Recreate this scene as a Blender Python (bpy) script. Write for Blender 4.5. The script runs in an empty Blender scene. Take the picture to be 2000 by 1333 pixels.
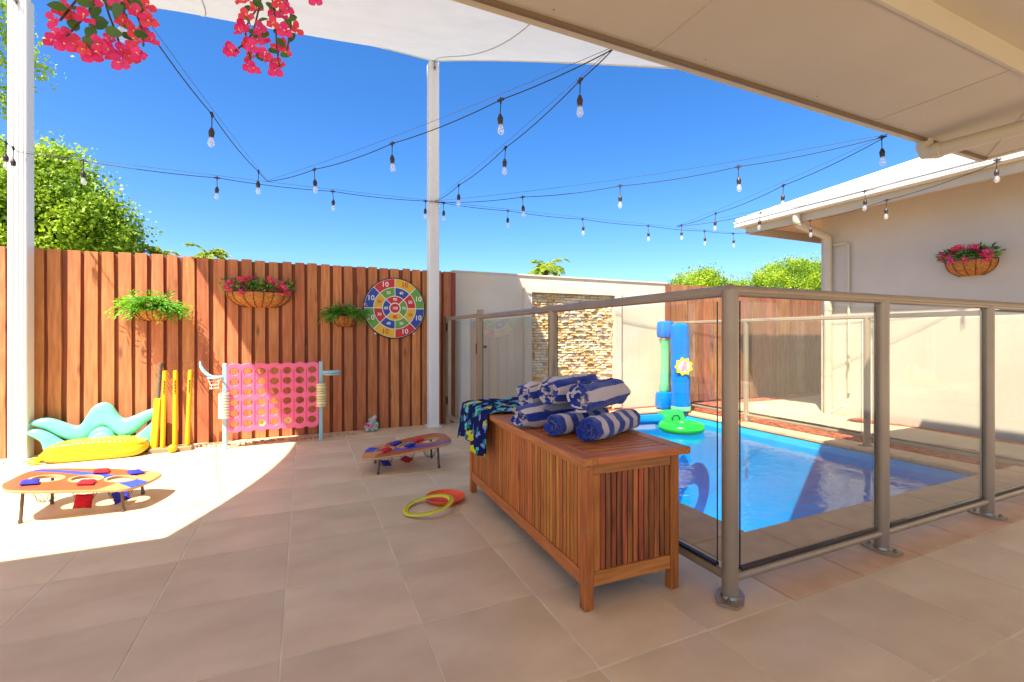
import bpy, bmesh, math, random
import numpy as np
from mathutils import Vector, Matrix, noise
R = math.radians
random.seed(7)
rng = np.random.default_rng(7)
scn = bpy.context.scene
COL = scn.collection

# ------------------------------------------------------------------ camera
F, CY, CAMH, YAW = 904.0, 655.0, 1.03, R(24.16)
cam_d = bpy.data.cameras.new("camera")
cam = bpy.data.objects.new("camera", cam_d); COL.objects.link(cam)
cam_d.sensor_width = 36.0; cam_d.lens = F / 2000 * 36.0
cam_d.shift_y = -(666.5 - CY) / 2000
cam_d.clip_start = 0.05; cam_d.clip_end = 2000
cam.location = (0, 0, CAMH); cam.rotation_euler = (R(90), 0, -YAW)
scn.camera = cam
# ------------------------------------------------------------------ light
SUN = Vector((0.5, 0.38, -1.0)).normalized()          # the way the light travels
elev = math.asin(-SUN.z)
w = bpy.data.worlds.new("World"); scn.world = w; w.use_nodes = True
nt = w.node_tree; bgn = nt.nodes["Background"]
sky = nt.nodes.new("ShaderNodeTexSky"); sky.sky_type = 'NISHITA'; sky.sun_disc = False
sky.sun_elevation = elev; sky.sun_rotation = math.atan2(-SUN.x, -SUN.y)
sky.air_density = 0.85; sky.dust_density = 1.0; sky.ozone_density = 4.0; sky.altitude = 0
hsv = nt.nodes.new("ShaderNodeHueSaturation"); hsv.inputs["Saturation"].default_value = 1.3; hsv.inputs["Hue"].default_value = 0.505
nt.links.new(sky.outputs[0], hsv.inputs["Color"]); nt.links.new(hsv.outputs[0], bgn.inputs[0]); bgn.inputs[1].default_value = 0.056
sd = bpy.data.lights.new("sun", 'SUN'); sd.energy = 2.6; sd.angle = R(0.53); sd.color = (1.0, 0.92, 0.80)
so = bpy.data.objects.new("sun", sd); COL.objects.link(so)
so.rotation_euler = SUN.to_track_quat('-Z', 'Y').to_euler(); so.location = (-3, -3, 9)
vs = scn.view_settings; vs.view_transform = 'Standard'; vs.look = 'None'; vs.gamma = 1.0
vs.use_curve_mapping = False; vs.exposure = 2.38

# ------------------------------------------------------------------ measuring helpers (survey of the place)
cY, sY = math.cos(YAW), math.sin(YAW)
def ray(u, v):
    x = (u - 1000) / F
    return Vector((x * cY + sY, -x * sY + cY, (CY - v) / F))
def at_z(u, v, z): d = ray(u, v); return Vector((0, 0, CAMH)) + d * ((z - CAMH) / d.z)
def at_y(u, v, y): d = ray(u, v); return Vector((0, 0, CAMH)) + d * (y / d.y)
def at_x(u, v, x): d = ray(u, v); return Vector((0, 0, CAMH)) + d * (x / d.x)
def proj_u(p):
    return 1000 + F * (p.x * cY - p.y * sY) / (p.x * sY + p.y * cY)

# ------------------------------------------------------------------ materials
def nodes(m): return m.node_tree.nodes, m.node_tree.links
def lin(c):   # sRGB 0-255 to linear
    return tuple((x / 255 / 12.92) if x / 255 <= 0.04045 else ((x / 255 + 0.055) / 1.055) ** 2.4 for x in c)
def mat(name, c1, c2=None, rough=0.6, scale=(1, 1, 1), nscale=8.0, detail=4, bump=0.0, bdist=0.01, rnd=0.0, hrnd=0.0,
        metal=0.0, spec=0.5, coords='Object', stain=0.0, coat=0.0, trans=0.0, sss=0.0, bscale=None):
    m = bpy.data.materials.new(name); m.use_nodes = True
    N, L = nodes(m); b = N["Principled BSDF"]
    b.inputs["Roughness"].default_value = rough; b.inputs["Metallic"].default_value = metal
    b.inputs["Specular IOR Level"].default_value = spec
    b.inputs["Coat Weight"].default_value = coat
    tc = N.new("ShaderNodeTexCoord"); mp = N.new("ShaderNodeMapping"); mp.inputs["Scale"].default_value = scale
    oi = N.new("ShaderNodeObjectInfo")
    vm = N.new("ShaderNodeVectorMath"); vm.operation = 'MULTIPLY_ADD'
    cx = N.new("ShaderNodeCombineXYZ")
    for i in range(3): L.new(oi.outputs["Random"], cx.inputs[i])
    L.new(cx.outputs[0], vm.inputs[0]); vm.inputs[1].default_value = (37, 53, 71); L.new(tc.outputs[coords], vm.inputs[2])
    L.new(vm.outputs[0], mp.inputs[0])
    nz = N.new("ShaderNodeTexNoise"); nz.inputs["Scale"].default_value = nscale; nz.inputs["Detail"].default_value = detail
    L.new(mp.outputs[0], nz.inputs["Vector"])
    rp = N.new("ShaderNodeMapRange"); rp.inputs[1].default_value = 0.3; rp.inputs[2].default_value = 0.7
    L.new(nz.outputs[0], rp.inputs[0])
    mx = N.new("ShaderNodeMix"); mx.data_type = 'RGBA'
    mx.inputs[6].default_value = (*c1, 1); mx.inputs[7].default_value = (*(c2 or c1), 1)
    L.new(rp.outputs[0], mx.inputs[0])
    out = mx.outputs[2]
    if stain:
        n2 = N.new("ShaderNodeTexNoise"); n2.inputs["Scale"].default_value = 1.3; n2.inputs["Detail"].default_value = 6
        n2.inputs["Roughness"].default_value = 0.65
        L.new(tc.outputs[coords], n2.inputs["Vector"])
        r2 = N.new("ShaderNodeMapRange"); r2.inputs[1].default_value = 0.35; r2.inputs[2].default_value = 0.7
        r2.inputs[3].default_value = 1 - stain; r2.inputs[4].default_value = 1 + stain * 0.4
        L.new(n2.outputs[0], r2.inputs[0])
        h2 = N.new("ShaderNodeHueSaturation"); L.new(out, h2.inputs["Color"]); L.new(r2.outputs[0], h2.inputs["Value"]); out = h2.outputs[0]
    if rnd or hrnd:
        hs = N.new("ShaderNodeHueSaturation")
        mr = N.new("ShaderNodeMapRange"); mr.inputs[3].default_value = 1 - rnd; mr.inputs[4].default_value = 1 + rnd
        L.new(oi.outputs["Random"], mr.inputs[0]); L.new(mr.outputs[0], hs.inputs["Value"])
        mu = N.new("ShaderNodeMath"); mu.operation = 'MULTIPLY'; mu.inputs[1].default_value = 7.31; L.new(oi.outputs["Random"], mu.inputs[0])
        fr = N.new("ShaderNodeMath"); fr.operation = 'FRACT'; L.new(mu.outputs[0], fr.inputs[0])
        mh = N.new("ShaderNodeMapRange"); mh.inputs[3].default_value = 0.5 - hrnd; mh.inputs[4].default_value = 0.5 + hrnd
        L.new(fr.outputs[0], mh.inputs[0]); L.new(mh.outputs[0], hs.inputs["Hue"])
        L.new(out, hs.inputs["Color"]); out = hs.outputs[0]
    L.new(out, b.inputs["Base Color"])
    if bump:
        src = nz
        if bscale:
            src = N.new("ShaderNodeTexNoise"); src.inputs["Scale"].default_value = bscale; src.inputs["Detail"].default_value = 5
            L.new(mp.outputs[0], src.inputs["Vector"])
        bn = N.new("ShaderNodeBump"); bn.inputs["Strength"].default_value = bump; bn.inputs["Distance"].default_value = bdist
        L.new(src.outputs[0], bn.inputs["Height"]); L.new(bn.outputs[0], b.inputs["Normal"])
    if trans:
        tr = N.new("ShaderNodeBsdfTranslucent"); ms = N.new("ShaderNodeMixShader"); ms.inputs[0].default_value = trans
        L.new(out, tr.inputs[0]); L.new(b.outputs[0], ms.inputs[1]); L.new(tr.outputs[0], ms.inputs[2])
        L.new(ms.outputs[0], N["Material Output"].inputs[0])
    return m

M = {}
M['tile'] = mat('porcelain_tile', lin((218, 191, 152)), lin((231, 207, 168)), rough=0.42, scale=(1, 2.2, 1), nscale=3.0, detail=7, rnd=0.06, bump=0.05, bscale=60, stain=0.14, spec=0.4)
M['grout'] = mat('grout', lin((244, 230, 202)), lin((216, 196, 164)), rough=0.9, nscale=5)
M['coping'] = mat('coping_stone', lin((222, 182, 140)), lin((204, 162, 122)), rough=0.6, nscale=9, detail=8, rnd=0.06, bump=0.1, bscale=70, stain=0.08)
def wood(name, c1, c2, gx=(14, 14, 0.9), rough=0.7, rnd=0.16, hrnd=0.008, bump=0.3, knots=False, nscale=5):
    m = mat(name, c1, c2, rough=rough, scale=gx, nscale=nscale, detail=6, rnd=rnd, hrnd=hrnd, bump=bump, bdist=0.003)
    N, L = nodes(m); b = N["Principled BSDF"]; src = b.inputs["Base Color"].links[0].from_socket
    mp = [n_ for n_ in N if n_.type == 'MAPPING'][0]; vm_ = mp.inputs[0].links[0].from_socket
    m2 = N.new("ShaderNodeMapping"); g2 = [6.5 if x > 5 else 1.9 for x in gx]; m2.inputs["Scale"].default_value = g2; L.new(vm_, m2.inputs[0])
    vo = N.new("ShaderNodeTexVoronoi"); vo.inputs["Scale"].default_value = 1.0; L.new(m2.outputs[0], vo.inputs["Vector"])
    r_ = N.new("ShaderNodeMapRange"); r_.inputs[1].default_value = .05; r_.inputs[2].default_value = .15; r_.inputs[3].default_value = .42; r_.inputs[4].default_value = 1.0; L.new(vo.outputs["Distance"], r_.inputs[0])
    hs = N.new("ShaderNodeHueSaturation"); L.new(src, hs.inputs["Color"]); L.new(r_.outputs[0], hs.inputs["Value"]); L.new(hs.outputs[0], b.inputs["Base Color"])
    return m
M['fence'] = wood('stained_paling', lin((204, 132, 80)), lin((172, 100, 56)), gx=(9, 9, 0.8), rnd=0.15, hrnd=0.009, rough=0.75)
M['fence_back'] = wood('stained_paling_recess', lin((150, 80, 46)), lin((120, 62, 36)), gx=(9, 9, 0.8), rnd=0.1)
M['fence_grey'] = wood('weathered_paling', lin((172, 112, 76)), lin((128, 84, 60)), gx=(9, 9, 0.8), rnd=0.2, hrnd=0.012, rough=0.85)
M['acacia'] = wood('oiled_acacia', lin((208, 124, 50)), lin((160, 84, 30)), gx=(16, 16, 1.2), rnd=0.24, hrnd=0.012, rough=0.42, bump=0.15)
M['acacia_x'] = wood('oiled_acacia_cross', lin((206, 122, 58)), lin((164, 88, 36)), gx=(1.2, 16, 16), rnd=0.2, hrnd=0.01, rough=0.42, bump=0.15)
M['acacia_y'] = wood('oiled_acacia_long', lin((206, 126, 56)), lin((168, 92, 38)), gx=(16, 1.2, 16), rnd=0.08, hrnd=0.006, rough=0.42, bump=0.15)
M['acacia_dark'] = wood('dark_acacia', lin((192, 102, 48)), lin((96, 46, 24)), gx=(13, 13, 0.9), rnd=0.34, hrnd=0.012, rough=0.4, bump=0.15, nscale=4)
M['white_post'] = mat('white_powder_coat', lin((232, 230, 226)), rough=0.45, nscale=3, stain=0.03)
M['beige_metal'] = mat('beige_powder_coat', lin((162, 142, 116)), lin((152, 132, 108)), rough=0.36, nscale=5, metal=0.25, spec=0.6)
M['steel'] = mat('bolt_steel', lin((150, 140, 125)), rough=0.35, metal=0.9)
M['render'] = mat('cream_render', lin((226, 212, 188)), lin((218, 202, 176)), rough=0.9, nscale=2.5, bump=0.15, bscale=160, bdist=0.002, stain=0.05)
M['render_house'] = mat('beige_render', lin((210, 199, 180)), lin((202, 190, 170)), rough=0.92, nscale=1.8, bump=0.15, bscale=160, bdist=0.002, stain=0.05)
M['soffit'] = mat('soffit_paint', lin((200, 188, 169)), lin((194, 181, 161)), rough=0.75, nscale=1.2, stain=0.03)
M['soffit_far'] = mat('soffit_paint_far', lin((222, 190, 156)), rough=0.75, nscale=1.2)
M['fascia'] = mat('fascia_paint', lin((200, 188, 164)), rough=0.55, nscale=2)
M['trim_dark'] = mat('dark_trim', lin((120, 98, 76)), rough=0.6)  # dark brown for the gutter lip and nail heads
M['gutter'] = mat('cream_gutter', lin((232, 224, 208)), rough=0.4, nscale=3, stain=0.04)
M['roof'] = mat('white_metal_roof', lin((224, 222, 214)), rough=0.45, nscale=3, stain=0.04)
M['pipe'] = mat('painted_pipe', lin((206, 192, 166)), rough=0.4, nscale=4, stain=0.04)
M['black_plastic'] = mat('black_plastic', lin((40, 32, 30)), lin((58, 42, 36)), rough=0.45)
M['cable'] = mat('black_cable', lin((26, 26, 30)), rough=0.6)
M['wire'] = mat('steel_wire', lin((90, 92, 96)), rough=0.4, metal=0.4)
M['coir'] = mat('coir_liner', lin((206, 138, 66)), lin((150, 88, 34)), rough=0.95, nscale=60, detail=8, bump=0.7, bdist=0.004)
M['iron'] = mat('basket_iron', lin((52, 36, 30)), rough=0.5)
M['soil'] = mat('potting_soil', lin((50, 34, 24)), lin((30, 20, 14)), rough=1, nscale=50)
def leafm(n, a, b, tr=0.35, rough=0.5): return mat(n, lin(a), lin(b), rough=rough, nscale=2.2, detail=3, trans=tr, coords='Object')
M['leaf_lime'] = leafm('lime_fern', (150, 205, 50), (92, 168, 44))
M['leaf_fern'] = leafm('green_fern', (128, 180, 62), (70, 138, 48))
M['leaf_mid'] = leafm('bougainvillea_leaf', (92, 132, 62), (58, 100, 48), tr=0.25)
M['leaf_dark'] = leafm('dark_leaf', (72, 118, 52), (44, 86, 44), tr=0.2)
M['tree_a'] = leafm('light_tree_leaf', (200, 216, 58), (146, 180, 42), tr=0.5)
M['tree_b'] = leafm('dark_tree_leaf', (150, 180, 44), (96, 134, 34), tr=0.4)
M['palm'] = leafm('palm_leaf', (196, 206, 70), (140, 166, 50), tr=0.45)
M['bark'] = mat('bark', lin((110, 90, 70)), lin((80, 62, 46)), rough=0.9, nscale=12, bump=0.5)
M['petal'] = mat('magenta_bract', lin((252, 80, 164)), lin((240, 50, 120)), rough=0.55, nscale=14, trans=0.35)
M['petal_red'] = mat('coral_bract', lin((250, 92, 122)), lin((240, 66, 92)), rough=0.55, nscale=14, trans=0.35)
M['petal_pale'] = mat('pale_petal', lin((222, 186, 200)), lin((200, 150, 190)), rough=0.6, nscale=14, trans=0.3)
M['stamen'] = mat('stamen', lin((246, 226, 160)), rough=0.6)
for n, c in dict(red=(205, 32, 42), blue=(38, 68, 160), green=(96, 160, 52), yellow=(226, 178, 34), white=(236, 234, 228), black=(26, 26, 28), orange=(222, 84, 24),
                 cobalt=(50, 80, 205), tomato=(232, 40, 44), pink=(240, 104, 140), hotpink=(226, 56, 104), aqua=(150, 192, 196), cream=(226, 220, 196), butter=(222, 202, 130),
                 stump=(236, 176, 16), toyblue=(12, 122, 214), toygreen=(40, 184, 74), ringgreen=(30, 190, 60), mintgreen=(120, 214, 150), orangedisc=(255, 96, 34),
                 ringyellow=(232, 210, 40), ringgreenline=(150, 190, 30), emblem=(20, 60, 80), amber=(236, 160, 40)).items():
    M[n] = mat(n + '_paint', lin(c), tuple(x * 0.93 for x in lin(c)), rough=0.42, nscale=4)
for n in ('toyblue', 'toygreen', 'ringgreen', 'mintgreen'):
    M[n].node_tree.nodes["Principled BSDF"].inputs["Roughness"].default_value = 0.22
M['beanbag_blue'] = mat('blue_canvas', lin((56, 52, 168)), lin((44, 40, 146)), rough=0.95, nscale=90, bump=0.4)
M['beanbag_red'] = mat('red_canvas', lin((208, 30, 44)), lin((182, 20, 34)), rough=0.95, nscale=90, bump=0.4)
M['mint'] = mat('mint_vinyl', lin((120, 208, 182)), lin((100, 196, 168)), rough=0.3, nscale=3, bump=0.12, bscale=9, spec=0.6)
M['pine'] = mat('yellow_vinyl', lin((226, 190, 16)), lin((216, 170, 12)), rough=0.2, nscale=6, spec=0.6)
M['pine_top'] = mat('lime_yellow_vinyl', lin((196, 196, 20)), lin((226, 214, 30)), rough=0.25, nscale=26, spec=0.6)
M['legmetal'] = mat('dark_leg', lin((96, 78, 66)), rough=0.4, metal=0.3)
M['net'] = mat('black_net', lin((30, 30, 34)), rough=0.8)
M['hessian'] = mat('timber_base', lin((150, 124, 92)), rough=0.8, nscale=20)
M['pebble'] = mat('river_pebble', lin((222, 196, 160)), lin((176, 142, 104)), rough=0.7, nscale=14, coords='Object')
M['chip'] = mat('bark_chip', lin((206, 116, 84)), lin((146, 70, 50)), rough=0.95, nscale=14)
M['mulch'] = mat('mulch_ground', lin((158, 88, 64)), lin((112, 60, 44)), rough=1, nscale=40, bump=0.6)
M['aggregate'] = mat('exposed_aggregate', lin((220, 204, 172)), lin((180, 160, 128)), rough=0.85, nscale=90, detail=6, bump=0.4, stain=0.08)
M['earth'] = mat('earth', lin((120, 110, 70)), lin((96, 100, 56)), rough=1, nscale=1.5)
M['pool'] = mat('pool_plaster', (0.02, 0.46, 0.82), (0.015, 0.40, 0.76), rough=0.6, nscale=2)
M['navy_rim'] = M['black']

def glass(name, tint, refl=1.0, rough=0.0, wav=False):
    m = bpy.data.materials.new(name); m.use_nodes = True; N, L = nodes(m)
    for n in list(N):
        if n.type != 'OUTPUT_MATERIAL': N.remove(n)
    t = N.new("ShaderNodeBsdfTransparent"); t.inputs[0].default_value = (*tint, 1)
    g = N.new("ShaderNodeBsdfGlossy"); g.inputs["Roughness"].default_value = rough
    fr = N.new("ShaderNodeLayerWeight"); fr.inputs[0].default_value = .5      # Schlick reflectance, same from both sides
    pw = N.new("ShaderNodeMath"); pw.operation = 'POWER'; pw.inputs[1].default_value = 5.0; L.new(fr.outputs["Facing"], pw.inputs[0])
    ma = N.new("ShaderNodeMath"); ma.operation = 'MULTIPLY_ADD'; ma.inputs[1].default_value = .96; ma.inputs[2].default_value = .04; L.new(pw.outputs[0], ma.inputs[0])
    mu = N.new("ShaderNodeMath"); mu.operation = 'MULTIPLY'; mu.inputs[1].default_value = refl; mu.use_clamp = True
    L.new(ma.outputs[0], mu.inputs[0])
    ms = N.new("ShaderNodeMixShader"); L.new(mu.outputs[0], ms.inputs[0]); L.new(t.outputs[0], ms.inputs[1]); L.new(g.outputs[0], ms.inputs[2])
    out = [n for n in N if n.type == 'OUTPUT_MATERIAL'][0]
    L.new(ms.outputs[0], out.inputs[0])
    if wav:
        tc = N.new("ShaderNodeTexCoord"); mp = N.new("ShaderNodeMapping"); mp.inputs["Scale"].default_value = (1, 1.0, 1)
        L.new(tc.outputs["Object"], mp.inputs[0])
        a = N.new("ShaderNodeTexNoise"); a.inputs["Scale"].default_value = 9.0; a.inputs["Detail"].default_value = 3; L.new(mp.outputs[0], a.inputs["Vector"])
        bn = N.new("ShaderNodeBump"); bn.inputs["Strength"].default_value = 0.24; bn.inputs["Distance"].default_value = 0.02
        L.new(a.outputs[0], bn.inputs["Height"]); L.new(bn.outputs[0], g.inputs["Normal"]); L.new(bn.outputs[0], fr.inputs["Normal"])
    return m
M['glass'] = glass('clear_glass', (0.94, 0.96, 0.94), refl=1.35)
M['glass_edge'] = mat('green_glass_edge', lin((40, 66, 62)), rough=0.15)
M['bulb_glass'] = glass('bulb_glass', (0.93, 0.95, 0.97), refl=3.0)
def milky(m, k):
    N, L = nodes(m); out = [n for n in N if n.type == 'OUTPUT_MATERIAL'][0]; src = out.inputs[0].links[0].from_socket
    d = N.new("ShaderNodeBsdfTranslucent"); d.inputs[0].default_value = (.9, .92, .94, 1); e = N.new("ShaderNodeBsdfDiffuse"); e.inputs[0].default_value = (.9, .92, .94, 1)
    a = N.new("ShaderNodeAddShader"); L.new(d.outputs[0], a.inputs[0]); L.new(e.outputs[0], a.inputs[1])
    x = N.new("ShaderNodeMixShader"); x.inputs[0].default_value = k; L.new(src, x.inputs[1]); L.new(a.outputs[0], x.inputs[2]); L.new(x.outputs[0], out.inputs[0])
milky(M['bulb_glass'], .13)
M['water'] = glass('pool_water', (0.34, 0.86, 0.97), refl=1.1, wav=True)
M['bag_plastic'] = mat('patterned_plastic', lin((216, 180, 190)), lin((120, 176, 160)), rough=0.25, nscale=34, detail=2)

# shade cloth: diffuse + strong translucency
m = mat('shade_cloth', lin((206, 211, 217)), lin((198, 203, 209)), rough=0.9, nscale=6, trans=0.16, bump=0.1, bscale=30, bdist=0.01)
M['sail'] = m
M['sail_seam'] = mat('sail_seam', lin((188, 186, 183)), rough=.9)

# ------------------------------------------------------------------ mesh helpers
def link(o, parent=None):
    COL.objects.link(o)
    if parent: o.parent = parent
    return o
def tag(o, label=None, cat=None, group=None, kind=None):
    if label: o['label'] = label
    if cat: o['category'] = cat
    if group: o['group'] = group
    if kind: o['kind'] = kind
    return o
def empty(name, loc=(0, 0, 0), rz=0.0, label=None, cat=None, group=None, kind=None):
    o = bpy.data.objects.new(name, None); o.location = loc; o.rotation_euler = (0, 0, rz); o.empty_display_size = 0.1
    link(o); return tag(o, label, cat, group, kind)
class MB:
    def __init__(s): s.v = []; s.f = []; s.mi = []; s.uv = None
    def add(s, vs, fs, mi=0):
        b = len(s.v); s.v += [tuple(p) for p in vs]; s.f += [tuple(i + b for i in f) for f in fs]; s.mi += [mi] * len(fs)
    def box(s, x0, y0, z0, x1, y1, z1, mi=0, c=0.0, mtx=None):
        if c <= 0:
            vs = [(x, y, z) for z in (z0, z1) for y in (y0, y1) for x in (x0, x1)]
            fs = [(0, 2, 3, 1), (4, 5, 7, 6), (0, 1, 5, 4), (2, 6, 7, 3), (0, 4, 6, 2), (1, 3, 7, 5)]
            vs = [Vector(p) for p in vs]
        else:
            bm = bmesh.new(); bmesh.ops.create_cube(bm, size=1)
            for q in bm.verts:
                q.co = Vector((x0 + (q.co.x + .5) * (x1 - x0), y0 + (q.co.y + .5) * (y1 - y0), z0 + (q.co.z + .5) * (z1 - z0)))
            bmesh.ops.bevel(bm, geom=bm.edges[:], offset=c, segments=1, affect='EDGES')
            vs = [q.co.copy() for q in bm.verts]; fs = [[q.index for q in f.verts] for f in bm.faces]; bm.free()
        if mtx: vs = [mtx @ q for q in vs]
        s.add(vs, fs, mi)
    def tube(s, pts, r, n=8, mi=0, cap=True, closed=False):
        pts = [Vector(p) for p in pts]; k = len(pts)
        rs = list(r) if hasattr(r, '__len__') else [r] * k
        rings = []; up = None
        for i, p in enumerate(pts):
            a = pts[(i - 1) % k] if (i or closed) else pts[i]
            b = pts[(i + 1) % k] if (i < k - 1 or closed) else pts[i]
            d = (b - a)
            d = d.normalized() if d.length > 1e-9 else Vector((0, 0, 1))
            if up is None:
                up = Vector((0, 0, 1)) if abs(d.z) < 0.9 else Vector((1, 0, 0))
            x = d.cross(up)
            if x.length < 1e-6: x = d.orthogonal()
            x.normalize(); up = x.cross(d).normalized()
            rings.append([p + (x * math.cos(2 * math.pi * j / n) + up * math.sin(2 * math.pi * j / n)) * rs[i] for j in range(n)])
        vs = [q for rr in rings for q in rr]; fs = []
        for i in range(k if closed else k - 1):
            for j in range(n):
                a = i * n + j; b = i * n + (j + 1) % n; i2 = (i + 1) % k
                fs.append((a, i2 * n + j, i2 * n + (j + 1) % n, b))
        if cap and not closed:
            fs.append(tuple(range(n))); fs.append(tuple((k - 1) * n + j for j in reversed(range(n))))
        s.add(vs, fs, mi)
    def lathe(s, prof, c=(0, 0, 0), n=16, mi=0, axis='z'):
        c = Vector(c); vs = []; fs = []
        for (r, z) in prof:
            for j in range(n):
                a = 2 * math.pi * j / n
                q = Vector((r * math.cos(a), r * math.sin(a), z))
                if axis == 'x': q = Vector((q.z, q.x, q.y))
                if axis == 'y': q = Vector((q.x, q.z, -q.y))
                vs.append(c + q)
        for i in range(len(prof) - 1):
            for j in range(n):
                fs.append((i * n + j, i * n + (j + 1) % n, (i + 1) * n + (j + 1) % n, (i + 1) * n + j))
        if prof[0] == prof[-1]: s.add(vs, fs, mi); return
        if prof[0][0] > 1e-6: fs.append(tuple(reversed(range(n))))
        if prof[-1][0] > 1e-6: fs.append(tuple((len(prof) - 1) * n + j for j in range(n)))
        s.add(vs, fs, mi)
    def sphere(s, c, r, n=10, mi=0, sc=(1, 1, 1)):
        c = Vector(c); k = max(4, n // 2); prof = [(max(1e-7, r * math.sin(math.pi * i / k)), -r * math.cos(math.pi * i / k)) for i in range(k + 1)]
        b = len(s.v); s.lathe(prof, (0, 0, 0), n, mi)
        for i in range(b, len(s.v)): s.v[i] = (c.x + s.v[i][0] * sc[0], c.y + s.v[i][1] * sc[1], c.z + s.v[i][2] * sc[2])
    def mesh(s, name, mats, smooth=True, ang=40):
        me = bpy.data.meshes.new(name); me.from_pydata(s.v, [], s.f); me.update()
        mats = mats if isinstance(mats, (list, tuple)) else [mats]
        for q in mats: me.materials.append(q)
        if len(mats) > 1: me.polygons.foreach_set('material_index', s.mi)
        if smooth:
            me.polygons.foreach_set('use_smooth', [True] * len(me.polygons))
            me.set_sharp_from_angle(angle=R(ang))
        return me
    def obj(s, name, mats, parent=None, smooth=True, loc=None, ang=40):
        o = bpy.data.objects.new(name, s.mesh(name, mats, smooth, ang)); link(o, parent)
        if loc is not None: o.location = loc
        return o
def inst(name, me, parent=None, loc=(0, 0, 0), rot=(0, 0, 0), sc=(1, 1, 1)):
    o = bpy.data.objects.new(name, me); link(o, parent); o.location = loc; o.rotation_euler = rot; o.scale = sc
    return o
def box_obj(name, b, m, parent=None, c=0.0):
    x0, y0, z0, x1, y1, z1 = b; cx_, cy_ = (x0 + x1) / 2, (y0 + y1) / 2
    q = MB(); q.box(x0 - cx_, y0 - cy_, 0, x1 - cx_, y1 - cy_, z1 - z0, c=c)
    return q.obj(name, m, parent, loc=(cx_, cy_, z0), smooth=False)
def shape2d(splines, depth, bevel=0.0, name='tmp'):
    """filled flat shape with holes, thickness along z, as a mesh"""
    cu = bpy.data.curves.new(name, 'CURVE'); cu.dimensions = '2D'; cu.fill_mode = 'BOTH'
    cu.extrude = depth / 2; cu.bevel_depth = bevel; cu.bevel_resolution = 1
    for pts in splines:
        sp = cu.splines.new('POLY'); sp.points.add(len(pts) - 1)
        for i, p in enumerate(pts): sp.points[i].co = (p[0], p[1], 0, 1)
        sp.use_cyclic_u = True
    o = bpy.data.objects.new(name, cu); COL.objects.link(o)
    dg = bpy.context.evaluated_depsgraph_get(); me = bpy.data.meshes.new_from_object(o.evaluated_get(dg))
    bpy.data.objects.remove(o); return me
def circ(cx_, cy_, r, n=24, rev=False, sx=1.0):
    p = [(cx_ + r * sx * math.cos(2 * math.pi * i / n), cy_ + r * math.sin(2 * math.pi * i / n)) for i in range(n)]
    return p[::-1] if rev else p
def text_mesh(body, size, m, depth=0.001, bold=0.0):
    cu = bpy.data.curves.new('txt', 'FONT'); cu.body = body; cu.size = size; cu.extrude = depth; cu.offset = bold
    cu.align_x = 'CENTER'; cu.align_y = 'CENTER'; cu.resolution_u = 3
    o = bpy.data.objects.new('txt', cu); COL.objects.link(o)
    dg = bpy.context.evaluated_depsgraph_get(); me = bpy.data.meshes.new_from_object(o.evaluated_get(dg))
    bpy.data.objects.remove(o); me.materials.clear(); me.materials.append(m); return me
def smooth_path(P, k=6):
    P = [Vector(p) for p in P]; out = []
    for i in range(len(P) - 1):
        a = P[max(i - 1, 0)]; b = P[i]; c = P[i + 1]; d = P[min(i + 2, len(P) - 1)]
        for j in range(k):
            t = j / k
            out.append(0.5 * ((2 * b) + (c - a) * t + (2 * a - 5 * b + 4 * c - d) * t * t + (3 * b - a - 3 * c + d) * t ** 3))
    out.append(P[-1]); return out

# ================================================================== GROUND AND PATIO
GX, GY, TP = -0.069, 1.645, 0.4515
g = MB(); g.box(-60, 5.9, -0.35, 80, 120, -0.30); g.box(-60, -30, -1.5, 80, 5.9, -1.45)
g.obj('ground', M['earth'], smooth=False); tag(bpy.data.objects['ground'], kind='structure')
pf = MB()
POOL = (2.12, 1.72, 4.62, 4.95)
pf.box(-9, -8, -0.06, 9, 1.19, -0.0024); pf.box(-6, 1.19, -0.06, 1.736, 5.06, -0.0024)  # unseen paving behind the camera, extended to bounce sunlight in as fill
patio = pf.obj('patio_floor', M['grout'], smooth=False); tag(patio, kind='structure')
tb = MB(); h = TP / 2 - 0.0030; tb.box(-h, -h, -0.012, h, h, 0, c=0.0010)
tile_me = tb.mesh('tile', M['tile'], smooth=False)
tiles = []
for i in range(-12, 19):
    for j in range(-20, 8):
        x = GX + (i + .5) * TP; y = GY + (j + .5) * TP
        if y > 5.05: continue
        if x > 1.74 and y > 1.19: continue
        tiles.append((x, y))
vis = []; rest = []
for (x, y) in tiles:
    yc = x * sY + y * cY; u = 1000 + F * (x * cY - y * sY) / max(yc, .01); v = CY + F * CAMH / max(yc, .01)
    (vis if (yc > 0.5 and -350 < u < 2350 and v < 1500) else rest).append((x, y, yc))
vis.sort(key=lambda q: q[2]); rest += vis[300:]; vis = vis[:300]
for (x, y, _) in vis:
    inst('tile', tile_me, patio, (x, y, random.uniform(-0.0004, 0.0004)))
rt = MB()
for (x, y, _) in rest: rt.box(x - h, y - h, -0.012, x + h, y + h, 0)
tag(rt.obj('tile_field', M['tile'], patio, smooth=False), kind='stuff')

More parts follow.
